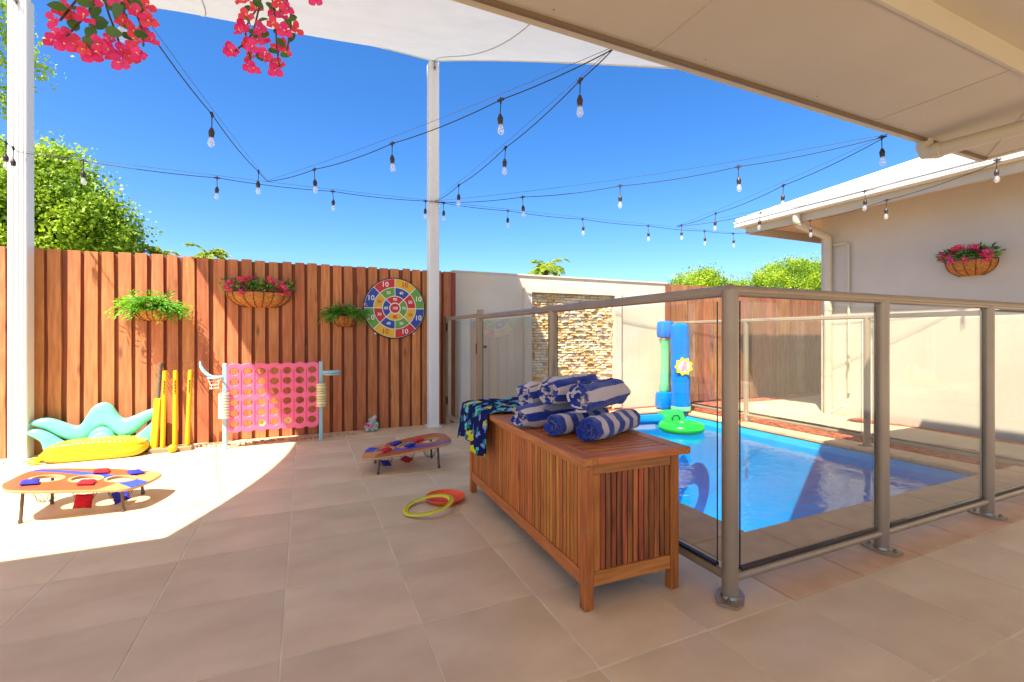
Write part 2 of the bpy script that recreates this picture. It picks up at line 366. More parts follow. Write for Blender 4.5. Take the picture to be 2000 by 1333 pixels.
# coping round the pool
cop = MB(); cop.box(1.736, 1.19, -0.06, 5.0, 1.70, -0.034); cop.box(1.736, 1.70, -0.06, 2.10, 5.2, -0.034); cop.box(4.64, 1.70, -0.06, 4.88, 5.2, -0.034)
cop.box(2.10, 4.97, -0.06, 4.64, 5.2, -0.034); cop.box(5.0, 1.19, -0.06, 9.0, 1.70, -0.034)
coping = cop.obj('pool_coping', M['grout'], smooth=False); tag(coping, kind='structure')
def cope(x0, y0, x1, y1):
    q = MB(); q.box(x0 + .003, y0 + .003, -0.034, x1 - .003, y1 - .003, 0.0, c=0.006); q.obj('coping_stone', M['coping'], coping, smooth=False)
xs = [GX + k * TP for k in range(4, 20)]
for a, b in zip(xs[:-1], xs[1:]): cope(a, 1.19, b, POOL[1])
y = 1.72
while y < 5.1:
    cope(1.736, y, POOL[0], min(y + TP, 5.2)); cope(POOL[2], y, 4.88, min(y + TP, 5.2)); y += TP
for k in range(6):
    w_ = (POOL[2] - POOL[0]) / 6; cope(POOL[0] + k * w_, 4.95, POOL[0] + (k + 1) * w_, 5.2)
ps = MB(); x0, y0, x1, y1 = POOL[0] + .02, POOL[1] + .02, POOL[2] - .02, POOL[3] - .02
ps.add([(x0, y0, -.035), (x1, y0, -.035), (x1, y1, -.035), (x0, y1, -.035), (x0, y0, -1.3), (x1, y0, -1.3), (x1, y1, -1.3), (x0, y1, -1.3)],
       [(0, 4, 5, 1), (1, 5, 6, 2), (2, 6, 7, 3), (3, 7, 4, 0), (4, 7, 6, 5)])
shell = ps.obj('pool_shell', M['pool'], smooth=False); tag(shell, kind='structure')
for k in range(2):
    q = MB(); q.box(x0 + .001, y1 - .45 * (k + 1), -1.299, x0 + .7, y1 - .45 * k - .001, -.35 - .3 * k, c=.02); q.obj('step', M['pool'], shell, smooth=False)
wt = MB(); wt.add([(x0, y0, -.1), (x1, y0, -.1), (x1, y1, -.1), (x0, y1, -.1)], [(0, 1, 2, 3)])
tag(wt.obj('pool_water', M['water'], smooth=False), kind='structure')

# side garden: mulch, aggregate path, pebbles
q = MB(); q.box(4.88, 1.70, -0.08, 5.62, 5.75, -0.02); q.box(5.62, 4.9, -0.08, 9.6, 5.75, -0.02); q.box(6.12, 1.7, -0.08, 6.4, 3.6, -0.02); q.box(1.60, 5.2, -.08, 4.88, 5.75, -.02)
tag(q.obj('mulch_bed', M['mulch'], smooth=False), kind='structure')
q = MB()
edge = [(5.42, 1.7), (5.46, 2.2), (5.36, 2.7), (5.44, 3.2), (5.34, 3.7), (5.2, 4.2), (5.3, 4.7), (5.9, 5.0), (6.8, 4.95), (8, 5.05), (9.4, 5.0), (9.4, 3.5), (6.12, 3.5), (6.15, 2.9), (6.08, 2.3), (6.12, 1.7)]
me = shape2d([[(p.x, p.y) for p in smooth_path([(a, b, 0) for a, b in edge], 5)]], 0.05); me.materials.clear(); me.materials.append(M['aggregate'])
o = inst('garden_path', me, None, (0, 0, -0.02)); tag(o, kind='structure')
def chips(n, regs, size, name, m, lo=0.6, flat=0.35, z=-0.015, rocky=False, seed=1):
    rg = random.Random(seed); q = MB()
    for _ in range(n):
        r_ = rg.choices(regs, weights=[(a[2] - a[0]) * (a[3] - a[1]) for a in regs])[0]
        x, y = rg.uniform(r_[0], r_[2]), rg.uniform(r_[1], r_[3]); s_ = size * rg.uniform(lo, 1.5)
        mt = Matrix.Translation((x, y, z + s_ * flat * rg.uniform(.3, 1.2))) @ Matrix.Rotation(rg.uniform(0, 6.3), 4, 'Z') @ Matrix.Rotation(rg.uniform(-.5, .5), 4, 'X')
        if rocky:
            vs = []; k = 6
            for (rr, zz) in ((.55, -.5), (1, 0), (.6, .5)):
                for j in range(k):
                    a = 2 * math.pi * j / k; e = rg.uniform(.8, 1.15)
                    vs.append(mt @ Vector((rr * math.cos(a) * s_ * e, rr * math.sin(a) * s_ * .72 * e, zz * s_ * flat * 2)))
            fs = [(i * k + j, i * k + (j + 1) % k, (i + 1) * k + (j + 1) % k, (i + 1) * k + j) for i in range(2) for j in range(k)] + [tuple(2 * k + j for j in range(k)), tuple(reversed(range(k)))]
            q.add(vs, fs)
        else:
            q.box(-s_, -s_ * .45, -s_ * .12, s_, s_ * .45, s_ * .12, mtx=mt)
    o = q.obj(name, m, smooth=rocky, ang=80); tag(o, kind='stuff'); return o
chips(8500, [(4.89, 1.72, 5.6, 5.25), (6.13, 1.72, 6.3, 3.5), (5.6, 5.0, 8.8, 5.3)], 0.02, 'bark_mulch', M['chip'], seed=3)
q = MB(); q.box(-6, 5.06, -0.08, 1.6, 5.75, -0.03); tag(q.obj('pebble_bed', M['mulch'], smooth=False), kind='structure')
chips(2600, [(-6, 5.07, 1.58, 5.25)], 0.019, 'river_pebbles', M['pebble'], flat=.4, rocky=True, seed=4, z=-0.022)
chips(160, [(-1.0, 5.0, 0.5, 5.1), (-2.4, 5.0, -1.7, 5.07)], 0.014, 'loose_pebbles', M['pebble'], flat=.4, rocky=True, seed=5, z=0.001)

# ================================================================== FENCES
def paling_mesh(wd, th, ht, m, seed):
    rg = random.Random(seed); q = MB(); n = 5; vs = []; fs = []
    for i in range(n):
        z = ht * i / (n - 1); a, b, c_ = rg.uniform(-.003, .003), rg.uniform(-.003, .003), rg.uniform(-.003, .003)
        vs += [(-wd / 2 + a, -th + c_, z), (wd / 2 + b, -th + c_, z), (wd / 2 + b, 0, z), (-wd / 2 + a, 0, z)]
    for i in range(n - 1):
        for j in range(4): fs.append((i * 4 + j, i * 4 + (j + 1) % 4, i * 4 + 4 + (j + 1) % 4, i * 4 + 4 + j))
    fs.append((n * 4 - 4, n * 4 - 3, n * 4 - 2, n * 4 - 1)); q.add(vs, fs)
    for z in (.29, .94, 1.49):
        for x in (-.02, .022):
            xx, zz = x + rg.uniform(-.005, .005), z + rg.uniform(-.012, .012)
            q.add([(xx + .0032 * math.cos(a), -th - .0042, zz + .0032 * math.sin(a)) for a in [k * math.pi / 3 for k in range(6)]], [tuple(reversed(range(6)))], 1)
    return q.mesh('paling', [m, M['trim_dark']], smooth=False)
def nail_mesh():
    q = MB()
    for z in (0.28, 0.9, 1.5):
        for x in (-.018, .02): q.sphere((x, -0.0205, z), 0.0022, 6)
    return q
def timber_fence(x0, x1, y, ht, m, mb, label, pitch=0.12, wd=0.088, name='timber_fence', z0=0.0):
    f = empty(name, ((x0 + x1) / 2, y, 0), label=label, cat='fence')
    ox = (x0 + x1) / 2
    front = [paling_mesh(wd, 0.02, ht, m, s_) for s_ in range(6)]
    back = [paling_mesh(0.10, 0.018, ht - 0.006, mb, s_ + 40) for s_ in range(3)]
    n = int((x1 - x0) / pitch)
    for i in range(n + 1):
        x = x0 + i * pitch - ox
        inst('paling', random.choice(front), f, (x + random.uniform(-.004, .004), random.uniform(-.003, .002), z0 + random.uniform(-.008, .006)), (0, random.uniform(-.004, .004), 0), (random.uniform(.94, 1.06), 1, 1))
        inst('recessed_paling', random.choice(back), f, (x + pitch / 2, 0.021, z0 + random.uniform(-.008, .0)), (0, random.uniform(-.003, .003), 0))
    for z in (0.25, 0.9, 1.45):
        box_obj('rail', (-(x1 - x0) / 2, 0.045, z, (x1 - x0) / 2, 0.085, z + 0.07), mb, f)
    x = -(x1 - x0) / 2 + .1
    while x < (x1 - x0) / 2:
        box_obj('fence_post', (x - .05, 0.087, -0.3, x + .05, 0.18, ht - .05), mb, f); x += 2.1
    return f
FY = 5.27
timber_fence(-5.2, 1.60, FY, 1.775, M['fence'], M['fence_back'], 'red-brown stained timber paling fence behind the garden games')
timber_fence(5.00, 9.4, 5.42, 1.80, M['fence_grey'], M['fence_grey'], 'weathered brown timber paling fence beyond the pool beside the house corner', pitch=0.112, wd=0.096)

# ================================================================== RENDERED GARDEN WALL WITH STONE PANEL
gw = empty('garden_wall', (3.3, 5.45, 0), label='cream rendered garden wall at the end of the pool with a split stone panel', cat='wall')
WY = 5.42
S0, S1, ST = 2.70, 4.02, 1.59      # stone opening
q = MB()
X0, X1, HT = 1.655, 4.97, 1.80
def lb(q, x0, y0, z0, x1, y1, z1, c=0): q.box(x0 - 3.3, y0 - 5.45, z0, x1 - 3.3, y1 - 5.45, z1, c=c)
lb(q, X0, WY, -.05, S0, WY + .2, HT); lb(q, S1, WY, -.05, X1, WY + .2, HT); lb(q, S0, WY, ST, S1, WY + .2, HT); lb(q, S0, WY + .09, -.05, S1, WY + .2, ST)
q.obj('wall_face', M['render'], gw, smooth=False)
q = MB(); a = .11
lb(q, S0 - a, WY - .035, 0, S0, WY - .002, ST + .095); lb(q, S1, WY - .035, 0, S1 + a, WY - .002, ST + .095); lb(q, S0, WY - .035, ST, S1, WY - .002, ST + .095)
q.obj('raised_frame', M['render'], gw, smooth=False)
q = MB(); lb(q, X0 - .015, WY - .015, HT, X1 + .015, WY + .215, HT + .02, c=.004); q.obj('capping', M['render'], gw, smooth=False)
q = MB(); lb(q, S0 + .002, WY + .045, 0, S1 - .002, WY + .088, ST - .002)
q.obj('mortar_backing', mat('mortar', lin((214, 184, 136)), rough=1), gw, smooth=False)
stone_m = [mat('split_stone_%s' % n, lin(c1), lin(c2), rough=.85, nscale=22, bump=.5, bdist=.006, rnd=.2) for n, c1, c2 in
           (('cream', (244, 230, 202), (224, 200, 160)), ('ochre', (238, 198, 130), (210, 160, 98)), ('white', (244, 236, 216), (220, 200, 164)), ('sand', (232, 206, 156), (206, 172, 122)))]
stones = []
z = 0.0; rg = random.Random(12)
while z < ST - .01:
    hh = min(rg.choice((.030, .036, .042)), ST - .003 - z); x = S0 + .003
    while x < S1 - .02:
        ww = min(rg.uniform(.05, .13), S1 - .003 - x)
        stones.append((x, z, ww - .003, hh - .003, rg.uniform(.006, .034), rg.choices((0, 1, 2, 3), (4, 2, 2, 3))[0], rg.uniform(-.008, .008), rg.uniform(-.01, .01))); x += ww
    z += hh
stones.sort(key=lambda t: -(t[2] * t[3]) + (10 if t[1] < .55 else 0))
def stone_mb(q, t, off=(0, 0, 0)):
    x, z, ww, hh, d, mi, j1, j2 = t; yb = WY + .047 - off[1]; yf = WY + .047 - d - off[1]
    x -= off[0]; z -= off[2]
    vs = [(x, yb, z), (x + ww, yb, z), (x + ww, yb, z + hh), (x, yb, z + hh), (x + .003, yf + j1, z + .003), (x + ww - .003, yf - j1, z + .003), (x + ww - .003, yf + j2 * .6, z + hh - .003), (x + .003, yf - j2 * .5, z + hh - .003),
          (x + ww * .5, yf - .006, z + hh * .5)]
    q.add(vs, [(0, 1, 5, 4), (1, 2, 6, 5), (2, 3, 7, 6), (3, 0, 4, 7), (4, 5, 8), (5, 6, 8), (6, 7, 8), (7, 4, 8)], mi)
for t in stones[:300]:
    q = MB(); c_ = (t[0] + t[2] / 2, WY, t[1]); stone_mb(q, t, c_); q.mi = [0] * len(q.mi)
    q.obj('stone', stone_m[t[5]], gw, smooth=False, loc=(c_[0] - 3.3, c_[1] - 5.45, c_[2]))
q = MB()
for t in stones[300:]: stone_mb(q, t, (3.3, 5.45, 0))
tag(q.obj('stone_cladding', stone_m, gw, smooth=False), kind='stuff')

# ================================================================== SAIL POSTS AND SHADE SAIL
def sail_post(x, y, a, ht, label):
    p = empty('sail_post', (x, y, 0), label=label, cat='post', group='white shade sail posts')
    q = MB(); b = a / 2; q.box(-b, -b, 0, b, b, ht, c=.006); q.obj('pole', M['white_post'], p, smooth=False)
    q = MB()
    for k in (-.5, 0, .5): q.box(b * k - .007, -b - .004, .02, b * k + .007, -b - .0005, ht - .02)
    q.obj('pole_rib', M['white_post'], p, smooth=False)
    q = MB(); q.box(-b - .02, -b - .02, 0.001, b + .02, b + .02, .012); q.obj('base_plate', M['white_post'], p, smooth=False)
    q = MB(); q.tube([(0, 0, ht), (0, 0, ht + .03)], .02, 8); q.tube([(0, -b - .012, ht - .1), (0, -b - .012, ht + .02)], .006, 6); q.lathe([(.014, 0), (.014, .01)], (0, -b - .016, ht - .08), 8)
    q.obj('eye_bolt', M['steel'], p)
    return p
sail_post(1.33, 5.15, .115, 4.10, 'slim white post in front of the paling fence beside the dartboard')
sail_post(-2.14, 5.16, .12, 3.82, 'thick white post at the left edge beside the mint inflatable')
PL, PR = Vector((-2.14, 5.16, 3.86)), Vector((1.34, 5.15, 4.14))
HL, HR = Vector((-1.95, 1.86, 2.60)), Vector((2.60, 1.86, 2.585))
q = MB(); n = 28; vs = []
for i in range(n + 1):
    s_ = i / n
    for j in range(n + 1):
        t_ = j / n
        p = (PL * (1 - s_) + PR * s_) * (1 - t_) + (HL * (1 - s_) + HR * s_) * t_
        hx = 4 * t_ * (1 - t_); hy = 4 * s_ * (1 - s_)
        p.x += 0.34 * hx * (1 - s_) ** 2 - 0.16 * hx * s_ ** 2          # concave side hems
        p.y -= 0.16 * hy * (1 - t_) ** 2
        p.z -= 0.16 * hx * hy
        vs.append(p)
fs = [(i * (n + 1) + j, (i + 1) * (n + 1) + j, (i + 1) * (n + 1) + j + 1, i * (n + 1) + j + 1) for i in range(n) for j in range(n)]
q.add(vs, fs)
sail = empty('shade_sail', (0, 3.5, 3.2), label='big white fabric shade sail stretched over the patio', cat='shade sail')
off = Vector((0, 3.5, 3.2))
q.v = [tuple(Vector(p) - off) for p in q.v]
c_o = q.obj('sail_cloth', M['sail'], sail)
q = MB(); hem = [vs[i * (n + 1)] - off for i in range(n + 1)]; q.tube(hem, .012, 5)
q.tube([vs[j] - off for j in range(n + 1)], .012, 5); q.tube([vs[n * (n + 1) + j] - off for j in range(n + 1)], .012, 5)
q.obj('hem', M['white_post'], sail)
for s_a, s_b in ((1.0, .66), (.36, .30)):
    P_ = []
    for j in range(n + 1):
        f_ = (s_a + (s_b - s_a) * j / n) * n; i0 = min(int(f_), n - 1); a_ = vs[i0 * (n + 1) + j]; b_ = vs[(i0 + 1) * (n + 1) + j]
        P_.append(a_ + (b_ - a_) * (f_ - i0) - off + Vector((0, 0, -.003)))
    q = MB(); q.tube(P_, .0042, 4); q.obj('seam', M['sail_seam'], sail)

# ================================================================== NEAR ROOF (patio cover of the house)
NZ, NY, NX = 2.46, 1.90, 5.06
house = empty('house', (0, -1, 0), label='house with a wide beige eave and soffit over the foreground patio', cat='house')
ho = Vector((0, -1, 0))
def hb(name, x0, y0, z0, x1, y1, z1, m, c=0.0):
    return box_obj(name, (x0, y0 + 1, z0, x1, y1 + 1, z1), m, house, c=c)
# soffit sheets, split at the joints seen
cuts = [-6.0, -3.35, -1.0, 1.60, 3.48, NX - .05]
for a, b in zip(cuts[:-1], cuts[1:]):
    hb('soffit_sheet', a + .003, 1.17, NZ, b - .003, NY - .05, NZ + .012, M['soffit'])
    hb('soffit_joint', b - .009, 1.17, NZ - .004, b + .009, NY - .05, NZ - .0005, M['soffit']) if b < 5 else None
for xa in [-2.6 + .9 * k for k in range(9)]:
    q = MB()
    for k in range(1):
        q.lathe([(.004, -.0012), (.005, -.0002)], (xa, NY - .12 + 1, NZ), 8)
    q.obj('soffit_nail', M['trim_dark'], house)
hb('raised_ceiling', -6, -2.3, NZ + .105, NX - .05, 1.16, NZ + .115, M['soffit'])  # unseen rear edge, depth chosen to let sun onto the floor behind the camera
hb('ceiling_step', -6, 1.152, NZ - .01, NX - .05, 1.168, NZ + .105, M['soffit'])
hb('gutter_front', -6, NY - .048, NZ - .012, NX, NY, NZ + .11, M['fascia'], c=.006)
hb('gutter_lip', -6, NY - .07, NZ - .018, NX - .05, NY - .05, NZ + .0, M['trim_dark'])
hb('gutter_side', NX - .048, -2.3, NZ - .012, NX, NY - .05, NZ + .11, M['fascia'], c=.006)
q = MB()
q.add([(-6, NY + 1, NZ + .10), (NX, NY + 1, NZ + .10), (NX, -1.3, NZ + .12), (-6, -1.3, NZ + .12), (-6, -1.3, NZ + .9), (NX - 2.0, -1.3, NZ + .9)],
      [(0, 1, 5, 4), (1, 2, 5), (3, 4, 5, 2)])
q.obj('roof', M['roof'], house, smooth=False)
# mitre seam near the corner and the eave downpipe
q = MB(); q.tube([(4.99, 1.83 + 1, NZ - .001), (3.95, .80 + 1.4, NZ - .001)], .006, 4); q.obj('mitre_joint', M['soffit'], house)
pz = 2.36
P0 = at_z(1812, 300, pz)
q = MB(); px_, py_ = P0.x, P0.y
path = [(px_, py_ + 1 + .02, NZ + .0), (px_, py_ + 1 + .02, pz + .04), (px_, py_ + 1 + .008, pz + .012), (px_, py_ + 1 - .03, pz), (px_, py_ + 1 - .3, pz - .004), (px_ , py_ + 1 - 1.5, pz - .05)]
q.tube(path, [.05, .05, .052, .05, .046, .046], 14)
q.obj('downpipe', M['pipe'], house)
q = MB(); q.lathe([(.052, -.02), (.056, -.018), (.056, .02), (.052, .022)], (px_, py_ + 1 - .06, pz), 14, axis='y'); q.obj('pipe_collar', M['pipe'], house); q = MB(); q.lathe([(.053, 0), (.053, .03)], (px_, py_ + 1 - .66, pz - .01), 14, axis='y')
q.obj('pipe_collar', M['pipe'], house)

# ================================================================== FAR WING OF THE HOUSE
wing = empty('house_wing', (6.3, 2, 0), label='beige rendered house wing with a white hipped roof right of the pool', cat='building')
WX, WYc, WZ = 6.3, 3.95, 2.60
def wb(name, x0, y0, z0, x1, y1, z1, m, c=0.0): return box_obj(name, (x0 - 6.3, y0 - 2, z0, x1 - 6.3, y1 - 2, z1), m, wing, c=c)
wb('wall', WX, -2.4, -.05, WX + .25, WYc, WZ + .02, M['render_house'])
wb('end_wall', WX + .25, WYc - .25, -.05, 12, WYc, WZ + .02, M['render_house'])
gx, gy = 5.66, 4.79
wb('eave_soffit', gx + .14, -2.4, WZ - .01, WX, gy - .14, WZ, M['soffit_far']); wb('eave_soffit', WX, WYc, WZ - .01, 12, gy - .14, WZ, M['soffit_far'])
wb('fascia', gx + .11, -2.4, 2.475, gx + .138, gy - .14, 2.64, M['fascia']); wb('fascia', gx + .11, gy - .138, 2.475, 12, gy - .11, 2.64, M['fascia'])
wb('gutter', gx, -2.4, 2.572, gx + .108, gy, 2.648, M['gutter'], c=.008); wb('gutter', gx + .11, gy - .108, 2.572, 12, gy, 2.648, M['gutter'], c=.008)
wb('gutter_bead', gx - .008, -2.4, 2.636, gx - .001, gy, 2.652, M['roof'])
q = MB(); tanp = .40
def rp(x, y): return (x - 6.3, y - 2, 2.655 + tanp * min(x - gx, gy - y))
A_, B_, C_ = rp(gx + .02, -2.4), rp(gx + .02, gy - .02), rp(12, gy - .02)
rx = gx + .02 + 3.2
q.add([A_, B_, (rx - 6.3, gy - .02 - 3.2 - 2, 2.663 + tanp * 3.2), (rx - 6.3, -4.4, 2.663 + tanp * 3.2)], [(0, 3, 2, 1)])
q.add([B_, (rx - 6.3, gy - .02 - 3.2 - 2, 2.663 + tanp * 3.2), (12 - 6.3, gy - .02 - 3.2 - 2, 2.663 + tanp * 3.2), C_], [(0, 1, 2, 3)])
q.obj('roof', M['roof'], wing, smooth=False)
q = MB()   # corrugation ribs
y = -2.2
while y < gy - .3:
    L_ = min(3.2, gy - .02 - y); q.tube([(gx + .03 - 6.3, y - 2, 2.666), (gx + .03 + L_ - 6.3, y - 2, 2.666 + tanp * L_)], .008, 4); y += .19
q.obj('roof_rib', M['roof'], wing, smooth=False)
q = MB(); q.tube([(gx + .02 - 6.3, gy - .02 - 2, 2.67), (rx - 6.3, gy - 3.22 - 2, 2.675 + tanp * 3.2)], .03, 6); q.obj('hip_capping', M['roof'], wing)
# downpipe
dx, dy = WX - .055, WYc - .12
q = MB()
q.tube([(gx + .06 - 6.3, 3.9 - 2, 2.575), (gx + .06 - 6.3, 3.9 - 2, 2.49), (gx + .075 - 6.3, 3.895 - 2, 2.45), (gx + .11 - 6.3, 3.89 - 2, 2.43), (dx - .06 - 6.3, dy + .01 - 2, 2.33), (dx - .01 - 6.3, dy - 2, 2.30), (dx - 6.3, dy - 2, 2.24), (dx - 6.3, dy - 2, 0.0)], .047, 14)
q.obj('downpipe', M['pipe'], wing)
q = MB()
for z in (.5, 1.35, 2.1): q = MB(); q.lathe([(.051, 0), (.051, .03)], (dx - 6.3, dy - 2, z), 14); q.obj('pipe_bracket', M['pipe'], wing)
q = MB(); q.tube([(WX - .03 - 6.3, dy - .05 - 2, 2.2), (WX - .03 - 6.3, dy - .22 - 2, 2.2), (WX - .025 - 6.3, dy - .235 - 2, 2.18), (WX - .025 - 6.3, dy - .235 - 2, .3)], .016, 8); q.obj('conduit', M['pipe'], wing)
q = MB(); q.tube([(dx - 6.3, dy - .03 - 2, .03), (dx - 6.35, dy - .25 - 2, .16)], .016, 8); q.obj('overflow_pipe', M['white'], wing)
q = MB(); q.lathe([(.001, -.012), (.075, -.01), (.08, 0)], (6.0 - 6.3, 4.05 - 2, WZ - .012), 16); q.obj('downlight', M['white'], wing)

# ================================================================== GLASS POOL FENCES
def post_parts(parent, x, y, ht, r=.03, rot=0.0, plate=True):
    q = MB(); q.tube([(0, 0, 0), (0, 0, ht)], r, 18); p = q.obj('post', M['beige_metal'], parent, loc=(x, y, 0), ang=50)
    if plate:
        me = MB()
        s_ = .075; pts = [(-s_, -.032), (-.03, -.05), (.03, -.05), (s_, -.032), (s_, .032), (.03, .05), (-.03, .05), (-s_, .032)]
        vs = [(a, b, .001) for a, b in pts] + [(a, b, .012) for a, b in pts]
        me.add(vs, [tuple(range(8, 16)), tuple(reversed(range(8)))] + [(i, (i + 1) % 8, 8 + (i + 1) % 8, 8 + i) for i in range(8)])
        b_ = me.obj('base_plate', M['beige_metal'], p, smooth=False); b_.rotation_euler = (0, 0, rot)
        q = MB()
        for k in (-1, 1): q.lathe([(.009, .012), (.009, .02), (.005, .021), (.005, .028)], (k * .055 * math.cos(rot), k * .055 * math.sin(rot), 0), 6)
        q.lathe([(.036, .012), (.033, .022)], (0, 0, 0), 18)
        q.obj('bolt', M['steel'], p)
    return p
def run(parent, A, B, posts, ht, gaps, rail_r=.021, glass_z=(.115, 1.165)):
    """A,B ends; posts = distances along; builds rails and panes between posts"""
    A, B = Vector((*A, 0)), Vector((*B, 0)); d = (B - A).normalized(); nrm = Vector((-d.y, d.x, 0))
    ang = math.atan2(d.y, d.x)
    for s_, (a, b) in enumerate(zip(posts[:-1], posts[1:])):
        a_, b_ = a + gaps, b - gaps; c_ = A + d * ((a_ + b_) / 2); L_ = b_ - a_
        q = MB(); q.box(-L_ / 2, -.004, 0, L_ / 2, .004, glass_z[1] - glass_z[0])
        o = q.obj('glass_pane', M['glass'], parent, smooth=False, loc=(c_.x, c_.y, glass_z[0])); o.rotation_euler = (0, 0, ang)
        q = MB()
        for e in (-1, 1): q.box(e * L_ / 2 - .0008 + e * .0012, -.0030, 0, e * L_ / 2 + .0008 + e * .0012, .0030, glass_z[1] - glass_z[0])
        g_ = q.obj('glass_edge', M['glass_edge'], o, smooth=False)
        q = MB()
        p0, p1 = A + d * (a + .026), A + d * (b - .026)
        q.tube([(p0.x, p0.y, .083), (p1.x, p1.y, .083)], .019, 10); q.obj('bottom_rail', M['beige_metal'], parent)
        q = MB()
        for sgn in (-1, 1): q.box(-L_ / 2, sgn * .0075 - .0022, 0, L_ / 2, sgn * .0075 + .0022, .013)
        o2 = q.obj('glazing_strip', M['black_plastic'], parent, smooth=False, loc=(c_.x, c_.y, .102)); o2.rotation_euler = (0, 0, ang)
    q = MB(); a, b = A + d * posts[0], A + d * posts[-1]
    q.tube([(a.x, a.y, ht), (b.x, b.y, ht)], rail_r, 14)
    # slightly wider, lower hand rail profile: channel under the tube
    for s_ in (-1, 1): q.tube([(a.x + nrm.x * .012 * s_, a.y + nrm.y * .012 * s_, ht - .012), (b.x + nrm.x * .012 * s_, b.y + nrm.y * .012 * s_, ht - .012)], .011, 8)
    q.obj('top_rail', M['beige_metal'], parent)
PXF, PYF, FH = 1.516, 1.30, 1.205
pfence = empty('pool_fence', (0, 0, 0), label='glass pool fence with beige metal posts turning a corner by the storage box', cat='glass fence')
lp = [0, 1.411, 2.812]          # left run, from the corner away
run(pfence, (PXF, PYF), (PXF, 5.2), lp, FH, .062)
rp_ = [0, 1.01, 2.04, 3.07, 4.1]
run(pfence, (PXF, PYF), (6.0, PYF), rp_, FH, .055)
post_parts(pfence, PXF, PYF, FH, r=.0305, rot=R(35))
post_parts(pfence, PXF, PYF + lp[1], FH - .01, r=.0295, rot=0)
for d_ in rp_[1:]: post_parts(pfence, PXF + d_, PYF, FH - .01, r=.0305, rot=R(90))
q = MB(); q.sphere((PXF, PYF, FH), .026, 12); q.obj('corner_elbow', M['beige_metal'], pfence)
# square latch post of the gate
q = MB(); q.box(-.025, -.025, 0, .025, .025, 1.27, c=.003); q.obj('latch_post', M['beige_metal'], pfence, loc=(PXF, PYF + 2.812, 0), smooth=False)
q = MB(); q.box(-.025, -.025, 0, .025, .025, 1.25, c=.003); q.obj('hinge_post', M['beige_metal'], pfence, loc=(PXF, 5.215, 0), smooth=False)
gate = empty('pool_gate', (PXF, 5.16, 0), label='beige framed glass pool gate between two square posts at the fence', cat='gate')
ga, gb = -1.00, -.03
q = MB()
for y in (ga, gb): q = MB(); q.box(-.018, y - .018, .08, .018, y + .018, 1.235, c=.003); q.obj('stile', M['beige_metal'], gate, smooth=False)
for z in (.08, 1.20):
    q = MB(); q.box(-.018, ga + .018, z, .018, gb - .018, z + .035); q.obj('gate_rail', M['beige_metal'], gate, smooth=False)
q = MB(); q.box(-.003, ga + .05, .13, .003, gb - .05, 1.19); q.obj('glass_pane', M['glass'], gate, smooth=False)
for z in (.28, 1.12):
    q = MB(); q.tube([(-.0, .0, z - .05), (0, 0, z + .05)], .012, 8); q.box(-.024, -.02, z - .045, -.019, .03, z + .045); q.obj('hinge', M['black_plastic'], gate)
q = MB(); q.box(-.024, ga - .03, .85, -.019, ga + .012, .95); q.tube([(-.02, ga - .03, .92), (.06, ga - .06, .92)], .012, 8); q.obj('latch', M['black_plastic'], gate)

ffence = empty('pool_fence', (0, 0, 0), label='beige glass pool fence on the far side along the mulch bed', cat='glass fence')
fx = 4.80
run(ffence, (fx, 1.29), (fx, 5.25), [0, 1.30, 2.60, 3.9], 1.205, .05, rail_r=.019)
for y in (1.33, 2.59, 3.89, 5.19): post_parts(ffence, fx, y, 1.195, r=.028, rot=0)

# ================================================================== STRING LIGHTS
sock = MB(); sock.lathe([(.004, 0), (.010, -.004), (.012, -.014), (.017, -.022), (.017, -.040), (.0145, -.046), (.0145, -.058)], n=12)
sock_me = sock.mesh('bulb_socket', M['black_plastic'])
bl = MB(); bl.lathe([(.011, -.056), (.013, -.064), (.020, -.082), (.0235, -.098), (.0215, -.114), (.012, -.126), (.0001, -.129)], n=14)
bulb_me = bl.mesh('bulb', M['bulb_glass'])
fl = MB()
for k in range(3):
    a = k * 2.1; fl.tube([(.003 * math.cos(a), .003 * math.sin(a), -.06), (.008 * math.cos(a), .008 * math.sin(a), -.105)], .0009, 4)
fl_me = fl.mesh('filament', M['butter'])
tee = MB(); tee.box(-.022, -.006, -.006, .022, .006, .006); tee.tube([(0, 0, .014), (0, 0, -.02)], .006, 6)
tee_me = tee.mesh('cable_tee', M['black_plastic'])
LG = 'festoon light strings over the patio'
